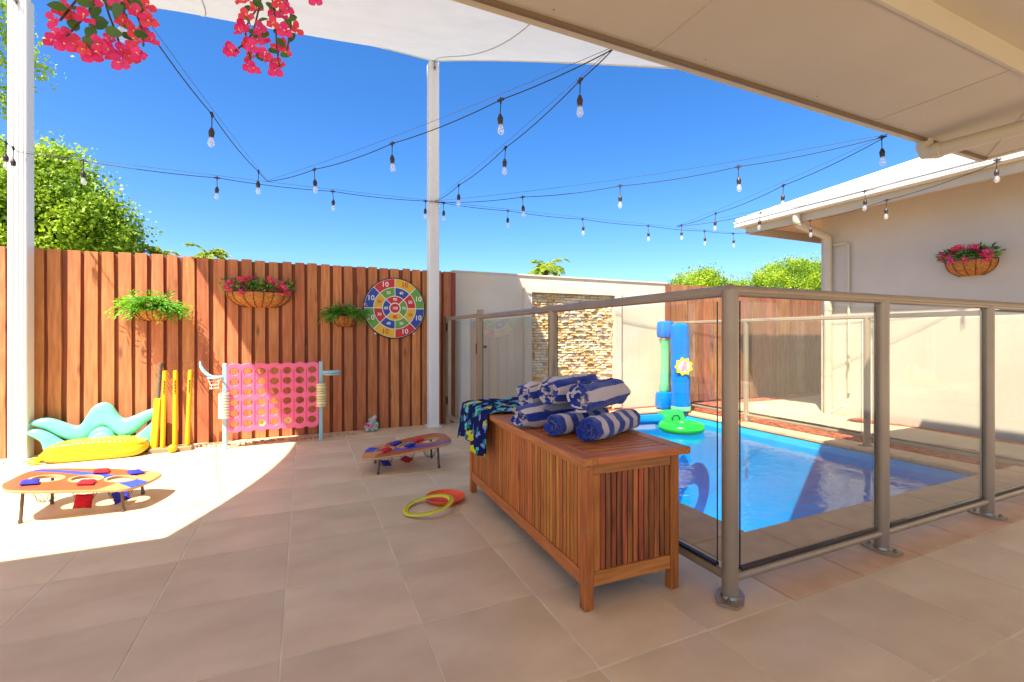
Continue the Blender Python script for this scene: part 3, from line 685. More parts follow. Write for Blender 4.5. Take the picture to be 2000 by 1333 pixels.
def light_string(P, Q, us, label, sag=.03, wire=True, wire_sag=0.0, drop=.085, rcab=.0032):
    P, Q = Vector(P), Vector(Q)
    s_ = empty('light_string', tuple(P), label=label, cat='string lights', group=LG)
    def pt(t): return P.lerp(Q, t) + Vector((0, 0, -sag * 4 * t * (1 - t)))
    ts = []
    for u in us:
        lo, hi = 0.0, 1.0; ua, ub = proj_u(P), proj_u(Q)
        for _ in range(40):
            m_ = (lo + hi) / 2
            if (proj_u(pt(m_)) < u) == (ua < ub): lo = m_
            else: hi = m_
        ts.append((lo + hi) / 2)
    kn = sorted(set([0, 1] + ts)); pts = []
    for a, b in zip(kn[:-1], kn[1:]):      # small scallops between sockets
        for k in range(6):
            t = a + (b - a) * k / 6; p = pt(t); f_ = k / 6; p.z -= .035 * (b - a) * (Q - P).length * f_ * (1 - f_) * 1.6; pts.append(p - P)
    pts.append(pt(1) - P)
    q = MB(); q.tube(pts, rcab, 5); q.obj('cable', M['cable'], s_)
    if wire:
        q = MB(); q.tube([(pt(k / 12) + Vector((0, 0, .012 + sag * .5 * 4 * (k / 12) * (1 - k / 12)))) - P for k in range(13)], .0016, 4); q.obj('guide_wire', M['wire'], s_)
    dirh = math.atan2((Q - P).y, (Q - P).x)
    for t in ts:
        p = pt(t) - P
        inst('cable_tee', tee_me, s_, p, (0, 0, dirh))
        jx, jy = random.uniform(-.006, .006), random.uniform(-.006, .006)
        q = MB(); q.tube([(0, 0, -.01), (jx * .3, jy * .4, -.04), (jx, jy, -drop)], .003, 5); q.obj('drop_cord', M['cable'], s_, loc=p)
        so_ = inst('bulb_socket', sock_me, s_, p + Vector((jx, jy, -drop + .002)), (random.uniform(-.08, .08), random.uniform(-.08, .08), 0))
        b_ = inst('bulb', bulb_me, so_, (0, 0, -.008), (0, 0, 0), (.86, .86, .88))
        inst('filament', fl_me, so_)
    return s_
CP = Vector((1.33, 5.08, 2.52)); LPw = Vector((-2.12, 5.08, 2.52)); GC = Vector((5.66, 4.80, 2.50))
V1 = at_y(523, 355, 5.02); V2 = at_y(1322, 443, 4.95)
E1 = at_y(1197, 97, 1.91); E2 = at_y(1733, 266, 1.91); E3 = at_x(1957, 310, 5.66); S0 = Vector((-.72, 1.91, 2.42))
light_string(LPw, CP, [163, 424, 650, 831], 'nearly level light string from the left white post to the middle white post', sag=.02)
light_string(CP, GC, [866, 992, 1138, 1266, 1376, 1468], 'long level light string from the middle post to the far gutter corner', sag=.02)
light_string(S0, V1, [240, 414, 505], 'steep light string falling from behind the left pink flowers', sag=.05)
light_string(V1, E1, [614, 766, 978], 'light string rising over the middle post up to the eave', sag=.07)
light_string(CP, E1, [896, 987, 1133], 'short light string from the middle post up to the eave', sag=.05)
light_string(CP, E2, [1021, 1211, 1442, 1722], 'light string from the middle post right to the eave above the pool', sag=.10)
light_string(V2, E2, [1331, 1398, 1530], 'light string dipping from the right eave to the level wire above the pool', sag=.05)
light_string(V2, E3, [1485, 1689, 1947], 'light string running along the white roof gutter', sag=.05)
light_string(GC + Vector((0.02, 0, 0)), E3 + Vector((0, 0, -.02)), [1582, 1732], 'lowest light string hanging under the gutter of the house wing', sag=.10, wire=False)
light_string(Vector((-1.55, 1.91, 2.42)), LPw, [12, 26], 'light string at the far left edge reaching the thick white post', sag=.06)

# ================================================================== PLANTERS AND FLOWERS
def leaf_quads(q, pts, dirs, ln, wd, mi=0, rg=random, bend=.25):
    for p, d in zip(pts, dirs):
        d = Vector(d).normalized(); sd_ = d.cross(Vector((rg.uniform(-1, 1), rg.uniform(-1, 1), rg.uniform(-1, 1))))
        if sd_.length < 1e-3: continue
        sd_.normalize(); l_ = ln * rg.uniform(.7, 1.25); w_ = wd * rg.uniform(.8, 1.2); n_ = d.cross(sd_)
        p = Vector(p); m_ = p + d * l_ * .5 + n_ * l_ * bend * .3
        e = p + d * l_ - n_ * l_ * bend * .2
        q.add([p, m_ + sd_ * w_ / 2, e, m_ - sd_ * w_ / 2], [(0, 1, 2, 3)], mi)
def flower_mb(q, c, r, rg, n=5, mi=0, mc=None):
    c = Vector(c); ax = Vector((rg.uniform(-1, 1), rg.uniform(-1.2, .2), rg.uniform(-.4, 1))).normalized(); x = ax.orthogonal().normalized(); y = ax.cross(x)
    for k in range(n):
        a = 2 * math.pi * k / n + rg.uniform(-.2, .2); d = x * math.cos(a) + y * math.sin(a); s_ = ax.cross(d)
        q.add([c, c + d * r * .55 + s_ * r * .42 + ax * r * .25, c + d * r + ax * r * .35, c + d * r * .55 - s_ * r * .42 + ax * r * .25], [(0, 1, 2, 3)], mi)
    if mc is not None: q.sphere(c + ax * r * .12, r * .14, 5, mi=mc)
def planter(loc, width, depth, ht, rz, label, ribs, style, seed):
    """half basket fixed on a vertical surface behind it (local +y is the wall)"""
    rg = random.Random(seed)
    p = empty('wall_planter', loc, rz, label=label, cat='planter', group='coir lined wall planters')
    q = MB(); n = 20; k = 9; vs = []
    for i in range(k + 1):
        z = -ht * i / k; f_ = (1 - (i / k) ** 2.4) ** .5 if i < k else .25
        f_ = max(f_, .28)
        for j in range(n + 1):
            a = math.pi * j / n; wob = 1 + .05 * math.sin(a * ribs)
            vs.append((-math.cos(a) * width / 2 * (.25 + .75 * f_) * wob, -math.sin(a) * depth * f_ * wob, z))
    fs = [(i * (n + 1) + j, i * (n + 1) + j + 1, (i + 1) * (n + 1) + j + 1, (i + 1) * (n + 1) + j) for i in range(k) for j in range(n)]
    fs.append(tuple(k * (n + 1) + j for j in range(n + 1)))
    q.add(vs, fs); q.obj('coir_liner', M['coir'], p)
    q = MB()
    q.tube([Vector(vs[j]) * 1.02 for j in range(n + 1)], .0045, 5)
    for r_ in range(ribs + 1):
        j = int(round(n * r_ / ribs)); q.tube([Vector((vs[i * (n + 1) + j][0] * 1.02, vs[i * (n + 1) + j][1] * 1.04 - .001, vs[i * (n + 1) + j][2] - (.004 if i == k else 0))) for i in range(k + 1)], .0028, 4)
    q.tube([(-width / 2, 0, 0), (width / 2, 0, 0)], .004, 5)
    q.obj('wire_frame', M['iron'], p)
    q = MB(); q.add([(vs[j][0] * .96, vs[j][1] * .96, -.012) for j in range(n + 1)], [tuple(range(n + 1))]); q.obj('soil', M['soil'], p)
    q = MB(); W2 = width / 2
    if style == 'fern':
        for s_ in range(135 if seed == 1 else 110):       # arching fronds with leaflets
            b = Vector((rg.uniform(-W2 * .7, W2 * .7), -depth * rg.uniform(.1, .8), 0))
            a = rg.uniform(-1, 1); d = Vector((a * 1.5 + b.x * 4, rg.uniform(-.9, -.05), rg.uniform(.2, 1.5))).normalized(); L_ = rg.uniform(.12, .22) * (1 + .3 * abs(a)) * (1 if seed == 1 else .78)
            pts = []; pos = b.copy(); dd = d.copy()
            for i in range(8): pts.append(pos.copy()); pos += dd * L_ / 7; dd = (dd + Vector((0, 0, -.24))).normalized()
            q.tube(pts, .0012, 3, mi=0, cap=False)
            for i in range(1, 8):
                for sgn in (-1, 1):
                    sd_ = dd.cross(Vector((0, 0, 1))).normalized() * sgn
                    leaf_quads(q, [pts[i]], [sd_ * .8 + (pts[i] - pts[i - 1]).normalized() + Vector((0, 0, rg.uniform(-.2, .3)))], .048, .012, 0, rg)
        q.obj('foliage', M['leaf_lime'] if seed == 1 else M['leaf_fern'], p)['kind'] = 'stuff'
        for s_ in range(13 if seed == 1 else 5):
            q = MB(); c_ = Vector((rg.uniform(-W2, W2) * 1.1 + (0 if seed == 1 else .08), -depth * rg.uniform(.3, 1.1), rg.uniform(.03, .12)))
            for _ in range(4): flower_mb(q, (rg.uniform(-.012, .012), rg.uniform(-.012, .012), rg.uniform(-.012, .012)), .012, rg, 5)
            q.obj('flower', M['petal_pale'] if rg.random() < .75 else M['petal'], p, smooth=False, loc=c_)
    else:
        for s_ in range(300):
            b = Vector((rg.uniform(-W2, W2), -depth * rg.uniform(.1, .9), rg.uniform(-.01, .07)))
            d = Vector((rg.uniform(-1, 1) + b.x * 3, rg.uniform(-1, 0), rg.uniform(0, 1)))
            leaf_quads(q, [b + Vector((0, 0, .02)) + d.normalized() * rg.uniform(0, .05)], [d], .05, .018, 0 if rg.random() < .4 else 1, rg)
        for sgn in (-1, 1):        # feathery tufts at the ends and on top
            for s_ in range(26):
                b = Vector((sgn * W2 * rg.uniform(.5, 1.0), -depth * .4, .01)); L_ = rg.uniform(.06, .12)
                leaf_quads(q, [b], [Vector((sgn * rg.uniform(.3, 1.3), rg.uniform(-.6, 0), rg.uniform(-.1, .9)))], L_, .008, 0, rg)
        for s_ in range(40):
            b = Vector((rg.uniform(-W2 * .6, W2 * .6), -depth * .4, .02)); leaf_quads(q, [b], [Vector((rg.uniform(-.5, .5), rg.uniform(-.4, 0), 1))], rg.uniform(.06, .12), .008, 0, rg)
        q.obj('foliage', [M['leaf_lime'], M['leaf_dark']], p)['kind'] = 'stuff'
        fx_ = [(-.98, .02), (-.85, .04), (-.9, .0), (-.55, .07), (-.45, .08), (-.35, .075), (-.25, .09), (-.15, .085), (-.4, .06), (.25, .07), (.38, .085), (.46, .07), (.5, .04), (.6, .03), (.68, .05), (.78, .02), (.85, .03), (.62, .01), (-.5, -.02), (.1, -.02), (.72, -.03), (-.3, .1), (.9, -.02), (-.6, .03)]
        for (a, z) in fx_:
            q = MB()
            for _ in range(12): flower_mb(q, (rg.uniform(-.024, .024), rg.uniform(-.02, .02), rg.uniform(-.02, .02)), .019, rg, 4, 0, 1)
            q.obj('flower', [M['petal'] if rg.random() < .7 else M['petal_red'], M['stamen']], p, smooth=False, loc=(a * W2 * 1.02, -depth * rg.uniform(.55, 1.05), z * 1.25 + .02))
    return p
FB = FY - .022
planter((-1.262, FB, 1.262), .29, .17, .10, 0, 'small coir planter with bushy lime green fern on the left of the timber fence', 7, 'fern', 1)
planter((-.405, FB, 1.452), .56, .17, .145, 0, 'wide coir trough planter with pink flowers on the timber fence', 9, 'flower', 2)
planter((.395, FB, 1.235), .26, .15, .115, 0, 'small coir planter with grassy fern touching the dartboard', 7, 'fern', 3)
planter((6.297, 2.42, 1.80), .40, .17, .155, R(-90), 'round coir planter with pink flowers on the beige house wall', 6, 'flower', 4)

def bract_bunch(loc, label, flowers, leaves, stems, seed):
    rg = random.Random(seed); p = empty('bougainvillea_spray', loc, label=label, cat='flowers', group='hanging pink bougainvillea')
    q = MB()
    for s_ in stems: q.tube(smooth_path(s_, 5), .0028, 5)
    q.obj('stem', M['bark'], p)
    for (x, y, z, r) in leaves:
        q = MB(); d = Vector((rg.uniform(-1, 1), rg.uniform(-.3, .3), rg.uniform(-1, .3))).normalized()
        up = Vector((rg.uniform(-.4, .4), -1, rg.uniform(-.3, .8))).normalized(); sd_ = d.cross(up).normalized(); up = sd_.cross(d)
        prof = [(0, 0.0), (.18, .5), (.4, .66), (.65, .56), (.85, .3), (1, 0)]; vs = []; fs = []
        for t, w_ in prof:
            c_ = d * (t - .3) * r + up * (-.12 * r * t * t)
            vs += [c_ - sd_ * w_ * r * .55 + up * .10 * r * w_, c_, c_ + sd_ * w_ * r * .55 + up * .10 * r * w_]
        for i in range(5):
            for j in range(2): fs.append((i * 3 + j, i * 3 + j + 1, i * 3 + j + 4, i * 3 + j + 3))
        q.add(vs, fs); q.obj('leaf', M['leaf_mid'] if rg.random() < .6 else M['leaf_dark'], p, loc=(x, y, z))
    for (x, y, z, r) in flowers:
        q = MB(); ax = Vector((rg.uniform(-.7, .7), -1, rg.uniform(-.7, .4))).normalized(); X_ = ax.orthogonal().normalized(); Y_ = ax.cross(X_)
        for k in range(3):
            a = 2 * math.pi * k / 3 + rg.uniform(-.3, .3); d = X_ * math.cos(a) + Y_ * math.sin(a); s_ = ax.cross(d); vs = []; fs = []
            for t, w_ in [(0, .12), (.25, .5), (.5, .62), (.75, .45), (.92, .2), (1, .02)]:
                c_ = d * t * r + ax * (.55 * math.sin(t * 2.2)) * r * .7
                cr = ax * r * .12
                vs += [c_ - s_ * w_ * r * .8 + cr * math.sin(t * 9), c_ - ax * r * .06, c_ + s_ * w_ * r * .8 - cr * math.sin(t * 7)]
            for i in range(5):
                for j in range(2): fs.append((i * 3 + j, i * 3 + j + 1, i * 3 + j + 4, i * 3 + j + 3))
            q.add(vs, fs)
        q.tube([(0, 0, 0), ax * r * .5], .0012, 4, mi=1); q.sphere(ax * r * .52, r * .09, 6, mi=1)
        q.obj('flower', [M['petal'] if rg.random() < .6 else M['petal_red'], M['stamen']], p, loc=(x, y, z))
def bunch(c, label, fl_px, lf_px, st_px, Y, seed, r=.0235):
    rg = random.Random(seed + 90); c = Vector(c)
    def P_(u, v): return at_y(u, v, Y + rg.uniform(-.07, .07)) - c
    flw = [(*P_(u + rg.uniform(-4, 4), v + rg.uniform(-4, 4)), r * rg.uniform(.85, 1.15)) for (u, v) in fl_px]
    lvs = [(*P_(u, v), r * s_) for (u, v, s_) in lf_px]
    sts = [[P_(u, v) for (u, v) in s_] for s_ in st_px]
    bract_bunch(c, label, flw, lvs, sts, seed)
bunch(at_y(200, -40, 1.55), 'large pink bougainvillea spray hanging at the upper left in front of the white post',
      [(105, 45), (112, 70), (100, 85), (125, 88), (118, 30), (135, 75), (165, 95), (178, 108), (195, 92), (208, 100), (222, 112), (235, 120), (242, 98), (255, 92), (268, 80), (275, 105), (282, 60), (290, 40), (268, 30), (252, 22), (285, 12), (240, 40), (165, 38), (140, 22), (185, 8), (270, 112), (215, 85), (150, 90), (258, 112), (200, 108), (128, 12), (225, 4), (292, 78), (262, 60)],
      [(200, 45, 2.1), (170, 80, 1.7), (225, 25, 2.3), (215, 62, 1.6), (145, 52, 1.7), (130, 60, 1.4), (255, 55, 1.8), (245, 70, 1.5), (158, 20, 1.6), (190, 20, 1.8), (120, 15, 1.7), (278, 25, 1.7), (235, 10, 2.0), (180, 60, 1.5), (270, 68, 1.4), (160, 5, 1.7), (205, -5, 1.9), (262, 5, 1.7)],
      [[(190, -60), (180, 10), (150, 50), (120, 80)], [(190, -60), (210, 20), (225, 60), (240, 105)], [(200, -60), (250, 0), (275, 50), (280, 90)], [(190, -50), (150, 0), (118, 40)]], 1.55, 21)
bunch(at_y(520, -40, 1.65), 'smaller pink bougainvillea spray hanging in front of the white sail',
      [(472, 52), (468, 62), (447, 98), (455, 105), (478, 88), (490, 95), (485, 125), (492, 130), (515, 110), (525, 118), (545, 132), (540, 140), (560, 105), (555, 88), (508, 60), (530, 50), (548, 30), (500, 20), (470, 8), (540, 8), (562, 15), (520, 82), (535, 95), (500, 75), (488, 110), (612, -2), (480, 30), (555, 62), (532, 25), (575, 60)],
      [(492, 62, 1.5), (510, 40, 1.4), (482, 38, 1.3), (545, 80, 1.5), (530, 100, 1.5), (572, 70, 1.6), (560, 20, 1.5), (575, 35, 1.3), (500, 5, 1.5), (505, 108, 1.3), (520, 65, 1.3), (565, 50, 1.4), (485, 15, 1.4), (538, 60, 1.3), (552, 108, 1.2), (525, 10, 1.5), (550, -5, 1.4)],
      [[(520, -60), (505, 20), (490, 70), (460, 100)], [(520, -60), (535, 20), (540, 80), (545, 130)], [(520, -60), (560, 0), (568, 50), (560, 100)], [(500, 20), (480, 60), (490, 120)]], 1.65, 22)

# ================================================================== DARTBOARD
db = empty('dartboard', (.918, FB - .004, 1.328), label='round multicoloured number target board hung on the timber fence', cat='dartboard')
def face(me, name, y, x=0, z=0, parent=db): return inst(name, me, parent, (x, y, z), (R(90), 0, 0))
rad = .335
me = shape2d([circ(0, 0, rad, 64)], .012, .003); me.materials.append(M['black']); face(me, 'rim', -.012)
me = shape2d([circ(0, 0, rad * .975, 64)], .004); me.materials.append(M['white']); face(me, 'target_sheet', -.0205)
def sector(r0, r1, a0, a1, g_=.009):
    n = 10; o_ = []; i_ = []
    for k in range(n + 1):
        t = k / n
        for (rr, L_) in ((r1, o_), (r0, i_)):
            e = g_ / max(rr, .01) / 2; a = (a0 + e) + ((a1 - e) - (a0 + e)) * t; L_.append((rr * math.sin(a), rr * math.cos(a)))
    return o_ + i_[::-1]
def num(t, r_, a, size, m):
    me = text_mesh(t, size, m, .0006, bold=.0011); face(me, 'number', -.0258, r_ * math.sin(a), r_ * math.cos(a))
q4 = math.pi / 4
for k, (cn, tc_) in enumerate([('yellow', 'red'), ('green', 'white'), ('blue', 'white'), ('red', 'white'), ('yellow', 'red'), ('green', 'white'), ('blue', 'white'), ('red', 'white')]):
    me = shape2d([sector(rad * .70, rad * .965, k * q4, (k + 1) * q4)], .002); me.materials.append(M[cn]); face(me, 'target_segment', -.0235)
    num('10', rad * .835, (k + .5) * q4, .078, M[tc_])
for k, (cn, t, tc_) in enumerate([('blue', '40', 'white'), ('red', '50', 'white'), ('yellow', '20', 'red'), ('green', '50', 'white'), ('blue', '40', 'white'), ('red', '30', 'white'), ('yellow', '20', 'red'), ('green', '20', 'white')]):
    me = shape2d([sector(rad * .415, rad * .675, k * q4, (k + 1) * q4)], .002); me.materials.append(M[cn]); face(me, 'target_segment', -.0235)
    num(t, rad * .545, (k + .5) * q4, .044, M[tc_])
for k, (cn, t, tc_) in enumerate([('red', '90', 'white'), ('green', '70', 'white'), ('yellow', '80', 'red'), ('blue', '60', 'white')]):
    me = shape2d([sector(rad * .19, rad * .39, (k - .5) * 2 * q4, (k + .5) * 2 * q4)], .002); me.materials.append(M[cn]); face(me, 'target_segment', -.0235)
    num(t, rad * .29, k * 2 * q4, .044, M[tc_])
me = shape2d([circ(0, 0, rad * .155, 32)], .002); me.materials.append(M['red']); face(me, 'bullseye', -.0235); num('100', 0, 0, .040, M['white'])
for sx in (-1, 1):
    q = MB(); q.box(-.008, -.014, -.008, .008, .0, .008); q.obj('corner_tab', M['white'], db, smooth=False, loc=(sx * .21, -.003, -.28))

# ================================================================== GIANT FOUR-IN-A-ROW GAME
c4 = empty('connect_game', (-.255, 4.89, 0), label='giant pink four in a row game frame with pale blue legs', cat='garden game')
bw, z0_, z1_ = .76, .17, .745
cols, rows = 7, 6; pw, ph = bw / cols, (z1_ - z0_) / rows
outer = []
for i in range(cols):       # scalloped top and bottom
    for k in range(7):
        t = k / 7; outer.append((-bw / 2 + (i + t) * pw, z0_ - .012 - .016 * math.sin(math.pi * t)))
outer.append((bw / 2, z0_)); outer.append((bw / 2, z1_))
top = []
for i in range(cols):
    for k in range(7):
        t = k / 7; top.append((bw / 2 - (i + t) * pw, z1_ + .008 + .016 * math.sin(math.pi * t)))
outer += top + [(-bw / 2, z1_)]
hr = min(pw, ph) * .385
hols = [circ(-bw / 2 + (i + .5) * pw, z0_ + (j + .5) * ph, hr, 22, True, 1.08) for i in range(cols) for j in range(rows)]
slots = []
me = shape2d([outer] + hols, .026, .004); me.materials.append(M['pink']); 
o = inst('game_grid', me, c4, (0, 0, 0), (R(90), 0, 0))
q = MB()
for i in range(1, cols):
    x = -bw / 2 + i * pw
    for (a, b) in ((z0_ + .03, (z0_ + z1_) / 2 - .03), ((z0_ + z1_) / 2 + .03, z1_ - .04)): q.box(x - .003, -.0195, a, x + .003, -.0172, b)
q.obj('slot_line', M['hotpink'], c4, smooth=False)
for (i, m_) in ((2, 'butter'), (4, 'butter')):
    q = MB(); q.lathe([(hr * .5, -.005), (hr * 1.15, -.005), (hr * 1.15, .005), (hr * .5, .005), (hr * .5, -.005)], (-bw / 2 + (i + .5) * pw, 0, z0_ + .5 * ph), 22, axis='y'); q.obj('game_disc', M[m_], c4)
for sx in (-1, 1):
    x = sx * (bw / 2 + .022)
    q = MB(); q.box(-.017, -.012, 0, .017, .012, .775, c=.004); q.box(-.017, .012, 0, .017, .10, .03, c=.004) if False else None
    q.tube([(0, .0, .30), (0, .13, 0.012)], .014, 8)
    q.obj('leg', M['aqua'], c4, loc=(x, -.005, 0), smooth=False)
    for k in range(9):       # discs parked on the leg
        m_ = 'cream' if sx < 0 or k % 3 == 1 else 'butter'
        q = MB(); zz = .355 if sx > 0 else .30
        q.lathe([(.02, 0), (.042, .001), (.045, .006), (.045, .018), (.042, .023), (.02, .024)], (0, 0, 0), 20); q.obj('parked_disc', M[m_], c4, loc=(x + sx * .004, -.02, zz + k * .0255 - .02))
# left hoop arm (curved) and right hoop
q = MB(); q.tube(smooth_path([(-.585, -.03, .80), (-.578, -.03, .75), (-.545, -.03, .695), (-.49, -.03, .655), (-.42, -.01, .65)], 5), [.006 + .009 * min(1, i / 6) for i in range(21)], 8); q.obj('hoop_arm', M['aqua'], c4)
q = MB(); ring = [(-.475 + .05 * math.cos(a), -.06 + .05 * math.sin(a), .65) for a in [2 * math.pi * k / 20 for k in range(20)]]; q.tube(ring, .007, 6, closed=True); q.obj('hoop', M['aqua'], c4)
netm = [M['white'], M['orange'], M['butter']]
q = MB()
for k in range(10):
    a = 2 * math.pi * k / 10; q.tube([(-.475 + .05 * math.cos(a), -.06 + .05 * math.sin(a), .645), (-.475 + .032 * math.cos(a + .3), -.06 + .032 * math.sin(a + .3), .59), (-.475 + .036 * math.cos(a + .6), -.06 + .036 * math.sin(a + .6), .55)], .002, 4, mi=k % 3)
for zz in (.62, .59, .56): q.tube([(-.475 + .036 * math.cos(a), -.06 + .036 * math.sin(a), zz) for a in [2 * math.pi * k / 12 for k in range(12)]], .0016, 4, closed=True)
q.obj('hoop_net', netm, c4)
q = MB(); ring = [(.50 + .072 * math.cos(a), -.03 + .06 * math.sin(a), .672) for a in [2 * math.pi * k / 24 for k in range(24)]]
q.tube(ring, .011, 7, closed=True)
ring = [(.50 + .072 * math.cos(a), -.03 + .06 * math.sin(a), .650) for a in [2 * math.pi * k / 24 for k in range(24)]]
q.tube(ring, .009, 7, closed=True)
q.box(.40, -.02, .645, .43, .0, .685); q.obj('hoop', M['aqua'], c4)

# ================================================================== CRICKET SET
cs = empty('cricket_stumps', (-1.02, 5.0, 0), label='three tall yellow plastic stumps standing in a low timber base', cat='cricket stumps')
box_obj('base_board', (-.215, -.055, .0, .10, .05, .035), M['hessian'], cs, c=.004)
for k, dx_ in enumerate((-.125, -.035, .055)):
    q = MB(); q.lathe([(.019, .036), (.019, .70), (.016, .715), (.001, .717)], (0, 0, 0), 14)
    s_ = q.obj('stump', M['stump'], cs, loc=(dx_, 0.0, 0)); s_.rotation_euler = (0, R((1.5, 0.5, 2.2)[k]), 0)
    q = MB(); zz = .62
    for t in range(9): q.box(-.005, -.0195, zz - .014 * t, .005, -.0186, zz - .014 * t + .008 + .003 * (t % 2))
    q.obj('lettering', M['black'], s_, smooth=False)
bat = empty('cricket_bat', (-1.215, 5.02, 0.0), label='yellow cricket bat with a grey grip leaning beside the stumps', cat='cricket bat')
q = MB(); q.box(-.028, -.016, .0, .028, .016, .47, c=.008); q.obj('blade', M['stump'], bat, smooth=False)
q = MB(); q.lathe([(.016, .471), (.016, .76), (.019, .765), (.019, .785), (.001, .79)], (0.0, 0, 0), 12); q.obj('grip', mat('grey_grip', lin((120, 108, 92)), lin((90, 80, 70)), rough=.8, nscale=60), bat)
bat.rotation_euler = (R(-8), R(2.2), 0)
q = MB(); q.sphere((0, 0, .036), .036, 16); b_ = q.obj('ball', M['stump'], None, loc=(-1.055, 4.92, .0)); tag(b_, 'small yellow plastic ball resting against the stumps', 'ball')

# ================================================================== INFLATABLES BY THE FENCE
def inflat(name, chains, m, label, cat, loc, vox=.012):
    q = MB()
    for pts, rr in chains:
        sp = smooth_path(pts, 6); k = len(rr); r2 = []
        for i in range(len(sp)):
            t = i / (len(sp) - 1) * (k - 1); a = int(min(t, k - 2)); r2.append(rr[a] + (rr[a + 1] - rr[a]) * (t - a))
        q.tube([p - Vector(loc) for p in sp], r2, 14)
        for e in (0, -1): q.sphere(sp[e] - Vector(loc), r2[e] * .98, 10)
    o = q.obj(name, m, None, loc=loc); tag(o, label, cat)
    md = o.modifiers.new('Remesh', 'REMESH'); md.mode = 'VOXEL'; md.voxel_size = vox; md.use_smooth_shade = True
    md = o.modifiers.new('Smooth', 'SMOOTH'); md.iterations = 4; md.factor = .6
    return o
sh = empty('inflatable_float', (-1.63, 5.12, 0), label='pale mint inflatable shell shaped float leaning on the timber fence', cat='inflatable')
def pillow(name, px, y, bev, off, m):
    P = [at_y(u, v, y) for u, v in px]; P = smooth_path([(p.x + 1.63, p.z, 0) for p in P + P[:1]], 4)[:-1]
    cu = bpy.data.curves.new(name, 'CURVE'); cu.dimensions = '2D'; cu.fill_mode = 'BOTH'; cu.extrude = .004; cu.bevel_depth = bev; cu.bevel_resolution = 4; cu.offset = -off
    sp = cu.splines.new('POLY'); sp.points.add(len(P) - 1)
    for i, p in enumerate(P): sp.points[i].co = (p.x, max(p.y, off + .004), 0, 1)
    sp.use_cyclic_u = True
    o = bpy.data.objects.new(name, cu); COL.objects.link(o); dg = bpy.context.evaluated_depsgraph_get(); me = bpy.data.meshes.new_from_object(o.evaluated_get(dg)); bpy.data.objects.remove(o)
    me.materials.clear(); me.materials.append(m)
    o = inst(name, me, sh, (0, y - 5.12, 0), (R(90 - 4), 0, 0))
    md = o.modifiers.new('Remesh', 'REMESH'); md.mode = 'VOXEL'; md.voxel_size = .009; md.use_smooth_shade = True
    md = o.modifiers.new('Smooth', 'SMOOTH'); md.iterations = 14; md.factor = .7
    return o
pillow('upper_wings', [(58, 829), (66, 824), (88, 820), (110, 824), (140, 834), (158, 833), (171, 814), (183, 797), (200, 789), (215, 795), (228, 812), (241, 821), (264, 814), (290, 803), (310, 800), (307, 809), (286, 822), (263, 842), (240, 853), (222, 843), (205, 830), (188, 838), (170, 855), (148, 860), (118, 852), (95, 840), (74, 833)], 5.14, .040, .026, M['mint'])
pillow('lower_wings', [(57, 847), (68, 843), (92, 850), (122, 866), (150, 870), (172, 862), (182, 846), (199, 838), (214, 846), (226, 862), (250, 864), (283, 842), (309, 819), (306, 838), (295, 858), (299, 874), (280, 884), (150, 888), (96, 884), (84, 862)], 5.08, .034, .014, M['mint'])
pillow('centre_fan', [(168, 880), (176, 862), (187, 851), (199, 847), (211, 852), (221, 863), (230, 880)], 5.035, .028, .012, M['mint'])
yf = empty('pineapple_float', (-1.585, 4.97, .0), label='bright yellow inflatable lounge lying at the foot of the mint float', cat='inflatable')
for part, (za, zb), m_ in (('lower_cushion', (.0, .125), 'pine'), ('upper_cushion', (.08, .158), 'pine_top')):
    q = MB(); n1, n2 = 60, 16; vs = []
    for i in range(n1 + 1):
        t = -1 + 2 * i / n1; env = (1 - abs(t) ** 5) ** .5 if abs(t) < 1 else 0.0
        env = max(env, .12)
        for j in range(n2):
            a = 2 * math.pi * j / n2; ca, sa = math.cos(a), math.sin(a)
            zz = (za + zb) / 2 + (zb - za) / 2 * (abs(sa) ** .5) * (1 if sa > 0 else -1) * env * 1.12
            yy = .115 * (abs(ca) ** .5) * (1 if ca > 0 else -1) * (env ** .5)
            if m_ == 'pine_top' and sa > .05: zz += .010 * math.sin(t * 30 + yy * 30) * math.sin(t * 30 - yy * 30) * env - .02 * (abs(t) ** 2)
            vs.append((t * .345 * (1.0 if m_ == 'pine' else .94), yy, max(zz, .003)))
    fs = [(i * n2 + j, (i + 1) * n2 + j, (i + 1) * n2 + (j + 1) % n2, i * n2 + (j + 1) % n2) for i in range(n1) for j in range(n2)]
    fs += [tuple(range(n2)), tuple(n1 * n2 + j for j in reversed(range(n2)))]
    q.add(vs, fs); q.obj(part, M[m_], yf, ang=60)
q = MB()
for k in range(4): q.box(-.40, -.10 + k * .055, .01 + .02 * (k % 2), -.335, -.06 + k * .055, .03 + .02 * (k % 2), c=.004)
q.obj('crimped_tuft', M['pine_top'], yf)
bg = empty('toy_bag', (.655, 5.14, 0), label='clear plastic bag of pink and green pieces on the pebbles by the fence', cat='bag')
q = MB(); q.sphere((0, 0, .055), .07, 14, sc=(1.1, .6, .8)); rg = random.Random(5)
q.v = [tuple(Vector(p) + noise.noise_vector(Vector(p) * 28) * .016) for p in q.v]
q.tube([(0.0, 0, .10), (.035, 0, .15), (.05, 0, .155)], [.045, .02, .028], 8); q.obj('sack', M['bag_plastic'], bg, ang=30)
for k in range(10):
    q = MB(); q.sphere((0, 0, 0), .016, 8); q.obj('toy_piece', M[('pink', 'mintgreen', 'hotpink', 'cream')[k % 4]], bg, loc=(rg.uniform(-.07, .06), rg.uniform(-.05, -.03), rg.uniform(.014, .09)))

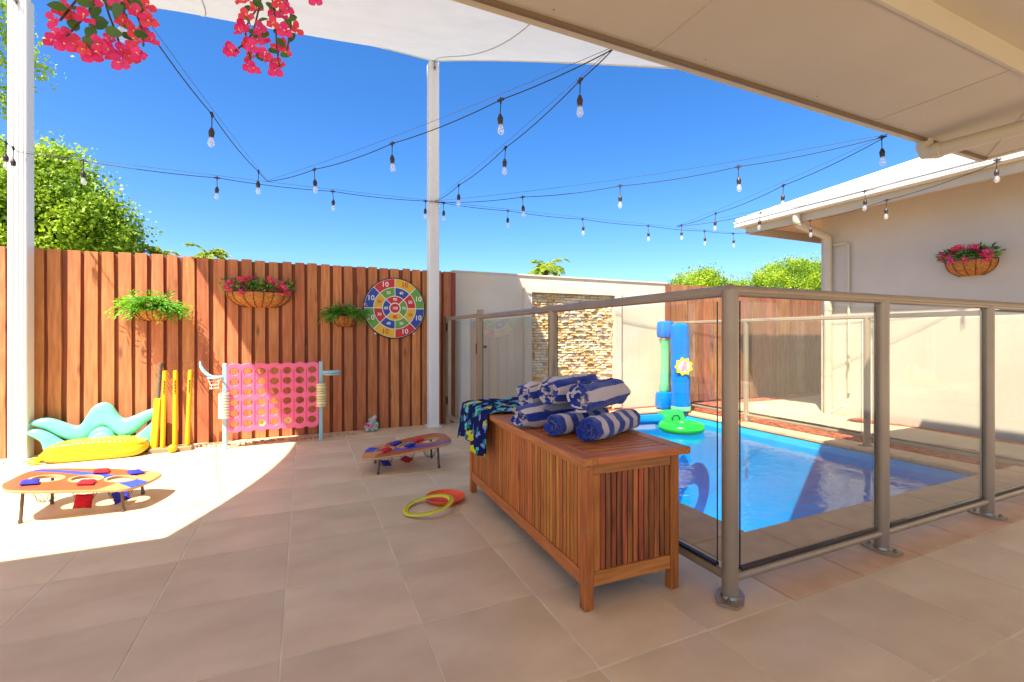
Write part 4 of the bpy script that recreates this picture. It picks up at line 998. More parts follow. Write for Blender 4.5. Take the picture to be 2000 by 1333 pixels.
# ================================================================== BEAN BAG TOSS BOARDS
def board_mat(flip):
    m = bpy.data.materials.new('printed_board'); m.use_nodes = True; N, L = nodes(m); b = N["Principled BSDF"]; b.inputs["Roughness"].default_value = .35
    tc = N.new("ShaderNodeTexCoord"); sx_ = N.new("ShaderNodeSeparateXYZ"); L.new(tc.outputs["Object"], sx_.inputs[0])
    def math_(op, a, c_, d_=None):
        n_ = N.new("ShaderNodeMath"); n_.operation = op
        for i, s_ in enumerate((a, c_, d_)):
            if s_ is None: continue
            if isinstance(s_, (int, float)): n_.inputs[i].default_value = s_
            else: L.new(s_, n_.inputs[i])
        return n_.outputs[0]
    X_, Y_ = sx_.outputs[0], sx_.outputs[1]
    # sweeping stripe: distance to y = c(x)
    cx2 = math_('POWER', math_('ADD', X_, .33), 2.0)
    cen = math_('SUBTRACT', .17, math_('MULTIPLY', cx2, .75))
    wid = math_('ADD', .022, math_('MULTIPLY', cx2, .16))
    d_ = math_('ABSOLUTE', math_('SUBTRACT', Y_, cen), 0)
    inb = math_('LESS_THAN', d_, wid)
    wv = N.new("ShaderNodeTexNoise"); wv.inputs["Scale"].default_value = 6; wv.inputs["Detail"].default_value = 5
    mp = N.new("ShaderNodeMapping"); mp.inputs["Scale"].default_value = (1, 9, 1); L.new(tc.outputs["Object"], mp.inputs[0]); L.new(mp.outputs[0], wv.inputs["Vector"])
    m1 = N.new("ShaderNodeMix"); m1.data_type = 'RGBA'; m1.inputs[6].default_value = (*lin((196, 108, 64)), 1); m1.inputs[7].default_value = (*lin((146, 68, 42)), 1); L.new(wv.outputs[0], m1.inputs[0])
    sideR = math_('GREATER_THAN', math_('ADD', X_, math_('MULTIPLY', Y_, -.35)), .20)
    m0 = N.new("ShaderNodeMix"); m0.data_type = 'RGBA'; L.new(sideR, m0.inputs[0]); L.new(m1.outputs[2], m0.inputs[6]); m0.inputs[7].default_value = (*lin((214, 150, 92)), 1)
    m2 = N.new("ShaderNodeMix"); m2.data_type = 'RGBA'; L.new(inb, m2.inputs[0]); L.new(m0.outputs[2], m2.inputs[6]); m2.inputs[7].default_value = (*lin((44, 82, 190)), 1)
    L.new(m2.outputs[2], b.inputs["Base Color"]); return m
M['board'] = board_mat(0)
M['plyedge'] = mat('ply_edge', lin((206, 164, 112)), lin((180, 134, 84)), rough=.6, scale=(1, 1, 60), nscale=6)
# outline: nose to +x narrower, wide tail to -x
ol = smooth_path([(p[0], p[1], 0) for p in [(-.33, -.10), (-.335, .10), (-.31, .19), (-.24, .222), (0, .225), (.17, .205), (.27, .165), (.33, .13), (.34, .09), (.325, -.03), (.275, -.17), (.21, -.205), (0, -.222), (-.2, -.225), (-.28, -.19), (-.33, -.10)]], 4)[:-1]
bo = [(p.x, p.y) for p in ol]
bh = [(-.185, .0), (-.005, .0), (.165, .0)]; HR_ = .068
board_me = shape2d([bo] + [circ(x, y, HR_, 28, True) for x, y in bh], .012, .002)
board_me.materials.append(M['board']); board_me.materials.append(M['plyedge'])
for p_ in board_me.polygons: p_.material_index = 0 if p_.normal.z > .7 else 1
rim_me = shape2d([circ(0, 0, HR_ + .013, 28), circ(0, 0, HR_ - .002, 28, True)], .002); rim_me.materials.append(M['plyedge'])
def toss_board(loc, rz, z_hi, z_lo, label):
    p = empty('toss_board', loc, rz, label=label, cat='bean bag board', group='bean bag toss boards')
    tilt = math.atan2(z_hi - z_lo, .66); zc = (z_hi + z_lo) / 2
    T = Matrix.Translation((0, 0, zc)) @ Matrix.Rotation(tilt, 4, 'Y')
    o = inst('board_top', board_me, p, (0, 0, zc), (0, tilt, 0))
    for (x, y) in bh:
        r_ = inst('hole_rim', rim_me, o, (x, y, .0085))
    for (x, y) in ((-.22, -.15), (-.22, .15), (.22, -.15), (.22, .15)):
        a = T @ Vector((x, y, -.007)); foot = Vector((x * 1.03, y * 1.06, 0)); q = MB(); q.tube([a - Vector((x, y, 0)), foot - Vector((x, y, 0))], .0085, 8)
        q.tube([foot - Vector((x, y, 0)) + Vector((0, 0, .002)), foot - Vector((x, y, 0)) + Vector((0, 0, .02))], .0105, 8); q.obj('leg', M['legmetal'], p, loc=(x, y, 0))
    for i, (x, y) in enumerate(bh):
        c_ = T @ Vector((x, y, -.008)); bz = max(.012, c_.z - .12); q = MB(); n = 12
        ringsn = [(HR_, c_.z), (HR_ * .96, c_.z * .75 + bz * .25), (HR_ * .84, c_.z * .45 + bz * .55), (HR_ * .55, bz + .012), (.012, bz)]
        for k in range(n):
            for off_ in (0, 1):
                pts = []
                for j, (r_, z_) in enumerate(ringsn):
                    a = 2 * math.pi * (k + (j % 2) * .5 * (1 if off_ else -1)) / n; pts.append((r_ * math.cos(a), r_ * math.sin(a), z_))
                q.tube(pts, .0009, 3, cap=False)
        for r_, z_ in ringsn[1:-1]: q.tube([(r_ * math.cos(2 * math.pi * k / n), r_ * math.sin(2 * math.pi * k / n), z_) for k in range(n)], .0009, 3, closed=True)
        q.obj('net_bag', M['net'], p, loc=(c_.x, c_.y, 0), smooth=False)
    return p, T
def bean_mesh(m):
    q = MB(); n = 9; s_ = .04
    for sg in (1, -1):
        vs = []
        for i in range(n):
            for j in range(n):
                x, y = -1 + 2 * i / (n - 1), -1 + 2 * j / (n - 1); e = (1 - x ** 4) * (1 - y ** 4)
                vs.append((x * s_ * (1 - .06 * (1 - y * y)), y * s_ * (1 - .06 * (1 - x * x)), sg * .012 * e ** .6 + .002 * noise.noise(Vector((x * 2, y * 2, sg)))))
        fs = [(i * n + j, (i + 1) * n + j, (i + 1) * n + j + 1, i * n + j + 1) for i in range(n - 1) for j in range(n - 1)]
        if sg < 0: fs = [f[::-1] for f in fs]
        q.add(vs, fs)
    return q.mesh('bean_bag', m)
bbm = {'blue': bean_mesh(M['beanbag_blue']), 'red': bean_mesh(M['beanbag_red'])}
def bean(col, world, rot, label, sc=1.0):
    o = inst('bean_bag', bbm[col], None, world, rot, (sc, sc, sc)); tag(o, label, 'bean bag', 'bean bags of the toss game'); return o
pL, TL = toss_board((-1.185, 3.56, 0), R(-2), .205, .125, 'left bean bag toss board with three holes standing in the sunlight')
pR, TR = toss_board((.735, 3.67, 0), R(180 - 4), .20, .11, 'bean bag toss board in the shade beside the storage box')
bpy.context.view_layer.update()
def on_board(p, T, x, y, rz, col, label, dz=.018, tip=(0, 0)):
    mw = Matrix.Translation(p.location) @ Matrix.Rotation(p.rotation_euler.z, 4, 'Z') @ T @ Matrix.Translation((x, y, dz)) @ Matrix.Rotation(rz, 4, 'Z') @ Matrix.Rotation(tip[0], 4, 'X') @ Matrix.Rotation(tip[1], 4, 'Y')
    bean(col, mw.to_translation(), mw.to_euler(), label)
on_board(pL, TL, -.215, -.105, .3, 'blue', 'blue bean bag at the left end of the sunlit board')
on_board(pL, TL, .02, .135, .2, 'red', 'red bean bag on the far edge of the sunlit board')
on_board(pL, TL, .035, -.105, .1, 'red', 'red bean bag on the near edge of the sunlit board')
on_board(pL, TL, .20, .115, .6, 'blue', 'blue bean bag near the right tip of the sunlit board')
bean('red', (-1.18, 3.50, .058), (R(60), R(12), R(20)), 'red bean bag caught in a net under the sunlit board', 1.05)
bean('blue', (-1.02, 3.55, .05), (R(55), R(-20), R(10)), 'blue bean bag caught in a net under the sunlit board')
on_board(pR, TR, .16, .05, .3, 'red', 'red bean bag covering the front hole of the shaded board', tip=(0, .15))
on_board(pR, TR, .07, -.10, .4, 'blue', 'blue bean bag on the far edge of the shaded board')
on_board(pR, TR, -.02, .06, .5, 'blue', 'blue bean bag leaning over the middle hole of the shaded board', tip=(.2, 0))
on_board(pR, TR, -.10, -.04, .2, 'red', 'red bean bag between the holes of the shaded board')
bean('blue', (.575, 3.66, .042), (R(20), R(10), R(20)), 'blue bean bag in the left net under the shaded board', .95)
bean('red', (.735, 3.67, .052), (R(15), R(-10), R(50)), 'red bean bag in the middle net under the shaded board')

# flying ring and disc
q = MB(); n = 64
prof = [(.118, .002), (.122, .008), (.132, .012), (.148, .008), (.152, .002)]
q.lathe(prof + [(.118, .002)], n=n)
rg_ = q.obj('flying_ring', M['ringyellow'], None, loc=(.668, 2.69, .026)); rg_.rotation_euler = (R(-2), R(-9), 0); tag(rg_, 'flat yellow throwing ring with a green line lying on an orange disc', 'throwing ring')
q = MB(); q.tube([(.1335 * math.cos(a), .1335 * math.sin(a), .0115) for a in [2 * math.pi * k / 64 for k in range(64)]], .0032, 5, closed=True); q.obj('green_line', M['ringgreenline'], rg_)
q = MB(); q.lathe([(.001, .004), (.085, .003), (.105, .008), (.117, .020), (.123, .030), (.119, .031), (.112, .018), (.098, .010), (.084, .007), (.001, .0075)], n=48)
dk = q.obj('flying_disc', M['orangedisc'], None, loc=(.800, 2.80, .0)); dk.rotation_euler = (R(0), 0, 0); tag(dk, 'orange flying disc lying under the yellow ring', 'flying disc')
q = MB(); q.tube([(.075 * math.cos(a), .075 * math.sin(a), .0212) for a in [2 * math.pi * k / 40 for k in range(40)]], .0016, 4, closed=True); q.v = [(a_, b_, c_ - .0135) for a_, b_, c_ in q.v]; q.obj('raised_circle', M['orange'], dk)

# ================================================================== STORAGE BOX
ch = empty('storage_box', (.948, 1.455, 0), R(-1.8), label='slatted oiled timber storage box with rolled towels on its lid', cat='storage box')
CW, CL = .445, 1.445
def cb(name, b, m, c=.002): return box_obj(name, b, M[m], ch, c=c)
for (x, y) in ((0, 0), (CW - .04, 0), (0, CL - .04), (CW - .04, CL - .04)):
    cb('leg', (x, y, 0, x + .04, y + .04, .548), 'acacia', .003)
for x in (.004, CW - .03):
    cb('long_rail', (x, .041, .085, x + .026, CL - .041, .14), 'acacia_y'); cb('long_rail', (x, .041, .525, x + .026, CL - .041, .548), 'acacia_y')
for y in (.004, CL - .03):
    cb('end_rail', (.041, y, .085, CW - .041, y + .026, .14), 'acacia_x'); cb('end_rail', (.041, y, .505, CW - .041, y + .026, .548), 'acacia_x')
n = 46; st = (CL - .082) / n
sl = MB(); sl.box(-st / 2 + .0016, 0, 0, st / 2 - .0016, .012, .383, c=.0012)
slat_me = MB(); slat_me.box(0, -st / 2 + .0030, 0, .012, st / 2 - .0030, .383, c=.0012); slat_me = slat_me.mesh('slat', M['acacia'], smooth=False)
for x in (.010, CW - .022):
    for k in range(n): inst('slat', slat_me, ch, (x + random.uniform(-.0008, .0008), .041 + (k + .5) * st, .141))
n2 = 13; st2 = (CW - .082 - .03) / n2
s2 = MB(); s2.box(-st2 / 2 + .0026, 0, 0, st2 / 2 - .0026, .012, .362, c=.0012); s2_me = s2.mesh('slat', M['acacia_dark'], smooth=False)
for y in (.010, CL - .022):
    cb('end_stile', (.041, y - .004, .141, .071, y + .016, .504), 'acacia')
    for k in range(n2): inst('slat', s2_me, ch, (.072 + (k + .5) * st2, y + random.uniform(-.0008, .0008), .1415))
cb('inner_lining', (.024, .024, .10, CW - .024, CL - .024, .50), 'black', 0)
# bolt heads
q = MB()
for z in (.11, .30, .53): q.lathe([(.001, -.003), (.005, -.002), (.006, 0)], (.012, -.0, z), 8, axis='y')
q.obj('screw', M['steel'], ch)
LZ = .552
lid = empty('lid', (0, 0, LZ)); lid.parent = ch
def lidp(name, b, m, c=.002): return box_obj(name, b, M[m], lid, c=c)
lx0, lx1, ly0, ly1 = -.028, CW + .03, -.032, CL + .02
lidp('lid_frame_long', (lx0, ly0, 0, lx0 + .062, ly1, .028), 'acacia_y'); lidp('lid_frame_long', (lx1 - .062, ly0, 0, lx1, ly1, .028), 'acacia_y')
lidp('lid_frame_end', (lx0 + .063, ly0, 0, lx1 - .063, ly0 + .045, .028), 'acacia_x'); lidp('lid_frame_end', (lx0 + .063, ly1 - .045, 0, lx1 - .063, ly1, .028), 'acacia_x')
n = 38; st3 = (ly1 - ly0 - .09) / n; lw = (lx1 - lx0 - .126) / 2
s3 = MB(); s3.box(-lw, -st3 / 2 + .0046, 0, lw, st3 / 2 - .0046, .013, c=.001); s3_me = s3.mesh('lid_slat', M['acacia_x'], smooth=False)
for k in range(n): inst('lid_slat', s3_me, lid, ((lx0 + lx1) / 2, ly0 + .045 + (k + .5) * st3, .013))
lidp('lid_underlay', (lx0 + .063, ly0 + .046, .002, lx1 - .063, ly1 - .046, .0115), 'iron', 0)
LT = LZ + .028

# ================================================================== TOWELS
def towel_mat(name, per, mode, blue=(26, 54, 150), pale=(208, 194, 192), ph_=0.0):
    m = bpy.data.materials.new(name); m.use_nodes = True; N, L = nodes(m); b = N["Principled BSDF"]
    b.inputs["Roughness"].default_value = 1.0; b.inputs["Specular IOR Level"].default_value = .1; b.inputs["Sheen Weight"].default_value = .35
    uv = N.new("ShaderNodeUVMap"); sx_ = N.new("ShaderNodeSeparateXYZ"); L.new(uv.outputs[0], sx_.inputs[0])
    a = N.new("ShaderNodeMath"); a.operation = 'MULTIPLY_ADD'; a.inputs[1].default_value = 1 / per; a.inputs[2].default_value = ph_
    L.new(sx_.outputs[0 if mode == 'arc' else 1], a.inputs[0])
    nz = N.new("ShaderNodeTexNoise"); nz.inputs["Scale"].default_value = 60; tc = N.new("ShaderNodeTexCoord"); L.new(tc.outputs["Object"], nz.inputs["Vector"])
    a2 = N.new("ShaderNodeMath"); a2.operation = 'MULTIPLY_ADD'; a2.inputs[1].default_value = .05; L.new(nz.outputs[0], a2.inputs[0]); L.new(a.outputs[0], a2.inputs[2])
    f_ = N.new("ShaderNodeMath"); f_.operation = 'FRACT'; L.new(a2.outputs[0], f_.inputs[0])
    g_ = N.new("ShaderNodeMath"); g_.operation = 'GREATER_THAN'; g_.inputs[1].default_value = .5; L.new(f_.outputs[0], g_.inputs[0])
    mx = N.new("ShaderNodeMix"); mx.data_type = 'RGBA'; mx.inputs[6].default_value = (*lin(blue), 1); mx.inputs[7].default_value = (*lin(pale), 1); L.new(g_.outputs[0], mx.inputs[0])
    L.new(mx.outputs[2], b.inputs["Base Color"])
    n2_ = N.new("ShaderNodeTexNoise"); n2_.inputs["Scale"].default_value = 330; n2_.inputs["Detail"].default_value = 3; L.new(tc.outputs["Object"], n2_.inputs["Vector"])
    bn = N.new("ShaderNodeBump"); bn.inputs["Strength"].default_value = .7; bn.inputs["Distance"].default_value = .004; L.new(n2_.outputs[0], bn.inputs["Height"]); L.new(bn.outputs[0], b.inputs["Normal"])
    return m
def rolled_towel(A, B, rad_, mat_, label, turns=5.5, seed=1, squash=.88, crump=.0055, phase=0.0):
    """spiral roll from A (end facing the viewer) to B; mesh with UV (arc length, axis)"""
    A, B = Vector(A), Vector(B); ax = (B - A); L_ = ax.length; ax.normalize(); side = Vector((0, 0, 1)).cross(ax).normalized(); up = ax.cross(side)
    n = int(turns * 26); th = rad_ / turns * .80; nl = 14
    sp = []; s_ = 0.0; prev = None
    for i in range(n + 1):
        a = phase + 2 * math.pi * turns * i / n; r = .006 + (rad_ - th / 2 - .006) * (i / n) ** .92
        p = (r * math.cos(a), r * math.sin(a), r, a)
        if prev: s_ += math.hypot(p[0] - prev[0], p[1] - prev[1])
        prev = p; sp.append((*p, s_))
    vs = []; uvs = []; fs = []
    prof = [(-1, 0), (-.55, -.5), (.55, -.5), (1, 0)]   # rounded end across the thickness
    for l in range(nl + 1):
        f_ = l / nl
        for i in range(n + 1):
            x, y, r, a, s_ = sp[i]
            bulge = 1 - .10 * (abs(2 * f_ - 1) ** 6)
            for side_i in (1, -1):
                rr = (r + side_i * th / 2) * bulge
                nz_ = noise.noise(Vector((math.cos(a) * 2 + seed * 7, math.sin(a) * 2, f_ * 3 + i / n * 2))) * crump * 1.6
                nz2 = noise.noise(Vector((a * 1.3, f_ * 9, seed * 3.3))) * crump
                endj = (noise.noise(Vector((a * .9 + seed, i / n * 3, 0))) * .022 + side_i * .001) * (abs(2 * f_ - 1) ** 4) * (1 if f_ > .5 else -1) * (1.1 if side_i > 0 else .6)
                px2 = (rr + nz_ + nz2) * math.cos(a); py2 = (rr + nz_ + nz2) * math.sin(a) * squash
                py2 = max(py2, -rad_ * squash * .94)
                vs.append(A + ax * (f_ * L_ + endj) + side * px2 + up * (py2 + rad_ * squash * .94)); uvs.append((s_, f_ * L_))
    W = (n + 1) * 2
    for l in range(nl):
        for i in range(n):
            a0 = l * W + i * 2; b0 = (l + 1) * W + i * 2
            fs.append((a0, a0 + 2, b0 + 2, b0)); fs.append((a0 + 1, b0 + 1, b0 + 3, a0 + 3))
    for i in range(n):
        fs.append((i * 2, i * 2 + 1, i * 2 + 3, i * 2 + 2)); e = nl * W; fs.append((e + i * 2, e + i * 2 + 2, e + i * 2 + 3, e + i * 2 + 1))
    for l in range(nl):
        for i in (0, n): a0 = l * W + i * 2; b0 = (l + 1) * W + i * 2; fs.append((a0, b0, b0 + 1, a0 + 1))
    c_ = (A + B) / 2; c_.z = A.z
    me = bpy.data.meshes.new('rolled_towel'); me.from_pydata([tuple(v - c_) for v in vs], [], fs); me.update()
    ul = me.uv_layers.new(name='UVMap'); li = np.zeros(len(me.loops), dtype=np.int32); me.loops.foreach_get('vertex_index', li)
    ul.data.foreach_set('uv', np.array(uvs, dtype=np.float32)[li].ravel()); me.materials.append(mat_)
    me.polygons.foreach_set('use_smooth', [True] * len(me.polygons)); me.set_sharp_from_angle(angle=R(60))
    o = inst('rolled_towel', me, None, c_); tag(o, label, 'towel', 'blue and white striped rolled towels'); return o
tA = towel_mat('striped_terry_long', .085, 'arc'); tB = towel_mat('striped_terry_rings', .088, 'ax', ph_=.05); tC = towel_mat('striped_terry_wide', .12, 'arc', ph_=.3)
z0 = LT + .001
rolled_towel((1.085, 1.645, z0), (1.43, 1.80, z0), .063, tB, 'bottom right rolled towel with stripes running round it', seed=2, turns=5)
rolled_towel((1.005, 1.80, z0), (1.36, 1.93, z0), .058, tB, 'bottom middle rolled towel with a blue coiled end', seed=3, turns=5)
rolled_towel((.955, 2.03, z0), (1.33, 2.10, z0), .066, tA, 'bottom left crumpled towel with a mottled end', seed=4, turns=6, squash=.84, crump=.014)
rolled_towel((1.13, 1.77, z0 + .098), (1.43, 1.90, z0 + .108), .079, tC, 'upper right rolled towel with a broad white fold', seed=5, turns=5.2, crump=.009)
rolled_towel((1.09, 1.985, z0 + .106), (1.40, 2.10, z0 + .118), .080, tA, 'topmost rolled towel in the middle of the pile', seed=6, turns=6, crump=.010)
rolled_towel((1.035, 2.14, z0 + .082), (1.34, 2.24, z0 + .092), .068, tA, 'upper left rolled towel behind the topmost one', seed=7, turns=6, crump=.010, phase=2)

def tropic_mat():
    m = bpy.data.materials.new('tropical_print'); m.use_nodes = True; N, L = nodes(m); b = N["Principled BSDF"]; b.inputs["Roughness"].default_value = 1
    b.inputs["Specular IOR Level"].default_value = .1
    uv = N.new("ShaderNodeUVMap"); last = None
    base = (*lin((26, 32, 82)), 1)
    prev = None
    for sc, col, th, rot, off_ in ((9, (92, 190, 170), .21, .4, 0), (7.5, (206, 196, 40), .20, 1.1, 3.3), (11, (120, 150, 210), .17, 2.0, 7.1), (13, (40, 120, 110), .18, .9, 11.3)):
        mp = N.new("ShaderNodeMapping"); mp.inputs["Rotation"].default_value = (0, 0, rot); mp.inputs["Location"].default_value = (off_, off_, 0); L.new(uv.outputs[0], mp.inputs[0])
        nz = N.new("ShaderNodeTexNoise"); nz.inputs["Scale"].default_value = 26; L.new(mp.outputs[0], nz.inputs["Vector"])
        ad = N.new("ShaderNodeVectorMath"); ad.operation = 'MULTIPLY_ADD'; L.new(nz.outputs["Color"], ad.inputs[0]); ad.inputs[1].default_value = (.06, .06, 0); L.new(mp.outputs[0], ad.inputs[2])
        vo = N.new("ShaderNodeTexVoronoi"); vo.inputs["Scale"].default_value = sc; vo.voronoi_dimensions = '2D'; L.new(ad.outputs[0], vo.inputs["Vector"])
        lt = N.new("ShaderNodeMath"); lt.operation = 'LESS_THAN'; lt.inputs[1].default_value = th; L.new(vo.outputs["Distance"], lt.inputs[0])
        mx = N.new("ShaderNodeMix"); mx.data_type = 'RGBA'; L.new(lt.outputs[0], mx.inputs[0]); mx.inputs[7].default_value = (*lin(col), 1)
        if prev is None: mx.inputs[6].default_value = base
        else: L.new(prev, mx.inputs[6])
        prev = mx.outputs[2]
    L.new(prev, b.inputs["Base Color"])
    return m
nu, nv = 70, 44; vs = []; uvs = []
Rz = Matrix.Translation((.948, 1.455, 0)) @ Matrix.Rotation(R(-1.8), 4, 'Z')
for i in range(nu + 1):
    for j in range(nv + 1):
        t = j / nv; s_ = i / nu * .78          # arc length from the free hem of the hanging side
        y = .97 + .53 * t
        hang = .235 - .03 * t + .02 * math.sin(t * 7)
        fold = .016 * math.sin(t * 15 + .6) + .010 * math.sin(t * 31)
        xe = lx0 - .010
        if s_ < hang: x = xe - .006 - .012 * (1 - s_ / hang) + fold * (1 - .75 * s_ / hang) - .016 * (1 - s_ / hang); z = LT + .006 - (hang - s_)
        else:
            d_ = s_ - hang; x = xe + d_; z = LT + .007 + .011 * max(0, noise.noise(Vector((x * 9, y * 9, 0))) + .3) + .012 * abs(math.sin(x * 17 + y * 8)) * min(1, d_ / .05)
            if d_ < .02: z -= (.02 - d_) ** 2 * 12
        # far end hangs over the end of the lid
        if y > ly1 + .0: z -= (y - ly1) * 4.2 if s_ >= hang else (y - ly1) * .5; y = ly1 + (y - ly1) * .35
        if x > CW + .02: x = CW + .02 + (x - CW - .02) * .3; z -= .0
        vs.append(Rz @ Vector((x, y, z))); uvs.append((i / nu * .78, t * .53))
fs = [(i * (nv + 1) + j, (i + 1) * (nv + 1) + j, (i + 1) * (nv + 1) + j + 1, i * (nv + 1) + j + 1) for i in range(nu) for j in range(nv)]
c_ = Vector((1.15, 2.7, LT))
me = bpy.data.meshes.new('draped_towel'); me.from_pydata([tuple(v - c_) for v in vs], [], fs); me.update()
ul = me.uv_layers.new(name='UVMap'); li = np.zeros(len(me.loops), dtype=np.int32); me.loops.foreach_get('vertex_index', li); ul.data.foreach_set('uv', np.array(uvs, dtype=np.float32)[li].ravel())
me.materials.append(tropic_mat()); me.polygons.foreach_set('use_smooth', [True] * len(me.polygons))
o = inst('draped_towel', me, None, c_); tag(o, 'navy towel with a tropical pineapple print draped over the far end of the box', 'towel')
md = o.modifiers.new('Solidify', 'SOLIDIFY'); md.thickness = .005

# ================================================================== POOL TOYS
def emblem(parent, x, y, z, r, cols, rotz, petals=8):
    m1 = shape2d([[((r * (1 if k % 2 else .78)) * math.cos(2 * math.pi * k / (petals * 2)), (r * (1 if k % 2 else .78)) * math.sin(2 * math.pi * k / (petals * 2))) for k in range(petals * 2)]], .003)
    m1.materials.append(M[cols[0]]); inst('emblem', m1, parent, (x, y, z), (R(90), 0, rotz))
    m2 = shape2d([circ(0, 0, r * .6, 20)], .003); m2.materials.append(M[cols[1]])
    d = Vector((math.sin(rotz), -math.cos(rotz), 0)) * .003; inst('emblem_centre', m2, parent, (x + d.x, y + d.y, z), (R(90), 0, rotz))
bp = Vector((4.60, 4.73, 0)); face_rz = -math.atan2(4.6, 4.7) * .55
tp = empty('inflatable_post', tuple(bp), label='upright blue inflatable tube with a yellow and pink emblem by the pool', cat='pool toy')
q = MB(); q.lathe([(.06, .001), (.11, .012), (.125, .05)] + [(.122 + .004 * math.sin(k * 2.1), .05 + k * .09) for k in range(1, 12)] + [(.122, 1.10), (.108, 1.16), (.06, 1.19), (.001, 1.195)], n=24); q.obj('tube', M['toyblue'], tp)
q = MB(); q.lathe([(.127, .03), (.129, .045), (.129, .075), (.127, .085)], n=24); q.obj('green_band', M['mintgreen'], tp)
fd = Vector((math.sin(face_rz), -math.cos(face_rz), 0)) * .128
emblem(tp, fd.x, fd.y, .62, .125, ('ringyellow', 'white'), face_rz, 9)
for k in range(5):
    q = MB(); rt_ = Matrix.Rotation(face_rz, 4, 'Z'); zz = .62 - .05 + k * .026
    q.tube([rt_ @ Vector((-.045 + .01 * k, -.136, zz)), rt_ @ Vector((0, -.137, zz + .012)), rt_ @ Vector((.045, -.136, zz + .004))], .004, 4); q.obj('emblem_stroke', M['pink'], tp)
tp.rotation_euler = (0, R(-1), 0)
hm = empty('inflatable_mallet', (4.58, 5.03, 0), label='green and blue inflatable double ended stick standing behind the blue tube', cat='pool toy')
q = MB(); q.lathe([(.05, .235), (.072, .27), (.06, .4), (.058, .7), (.062, .9), (.085, .97)], n=18); q.obj('shaft', M['mintgreen'], hm)
for z in (.0, .985):
    q = MB(); q.lathe([(.05, z + .001), (.105, z + .012), (.118, z + .05), (.118, z + .19), (.105, z + .232), (.05, z + .245)], n=20); q.obj('head', M['toyblue'], hm)
    emblem(hm, .05, -.118, z + .12, .06, ('mintgreen', 'toygreen'), R(22), 8)
hm.rotation_euler = (0, R(1.5), 0)
fm = empty('inflatable_mallet', (4.02, 4.46, -.01), label='green and blue inflatable stick floating lying down in the pool', cat='pool toy')
q = MB(); q.lathe([(.05, -.01), (.105, .0), (.118, .04), (.118, .22), (.105, .255), (.05, .262)], n=20, axis='x'); q.obj('head', M['toygreen'], fm)
q = MB(); q.lathe([(.045, -.5), (.062, -.44), (.06, -.1), (.07, -.005)], n=16, axis='x'); q.obj('shaft', M['toyblue'], fm)
emblem(fm, .13, -.12, .02, .065, ('emblem', 'toygreen'), 0, 10); fm.rotation_euler = (0, 0, R(-16))
ti = empty('swim_ring', (4.06, 4.17, -.09), label='green inflatable ring floating on the pool', cat='pool toy')
q = MB(); q.tube([(.195 * math.cos(a), .195 * math.sin(a), .045) for a in [2 * math.pi * k / 48 for k in range(48)]], .068, 16, closed=True)
q.v = [(x, y, z * .85) for x, y, z in q.v]; q.obj('tube', M['ringgreen'], ti)
q = MB(); q.tube([(.262 * math.cos(a), .262 * math.sin(a), .038) for a in [2 * math.pi * k / 48 for k in range(48)]], .003, 4, closed=True); q.obj('weld_seam', M['toygreen'], ti)

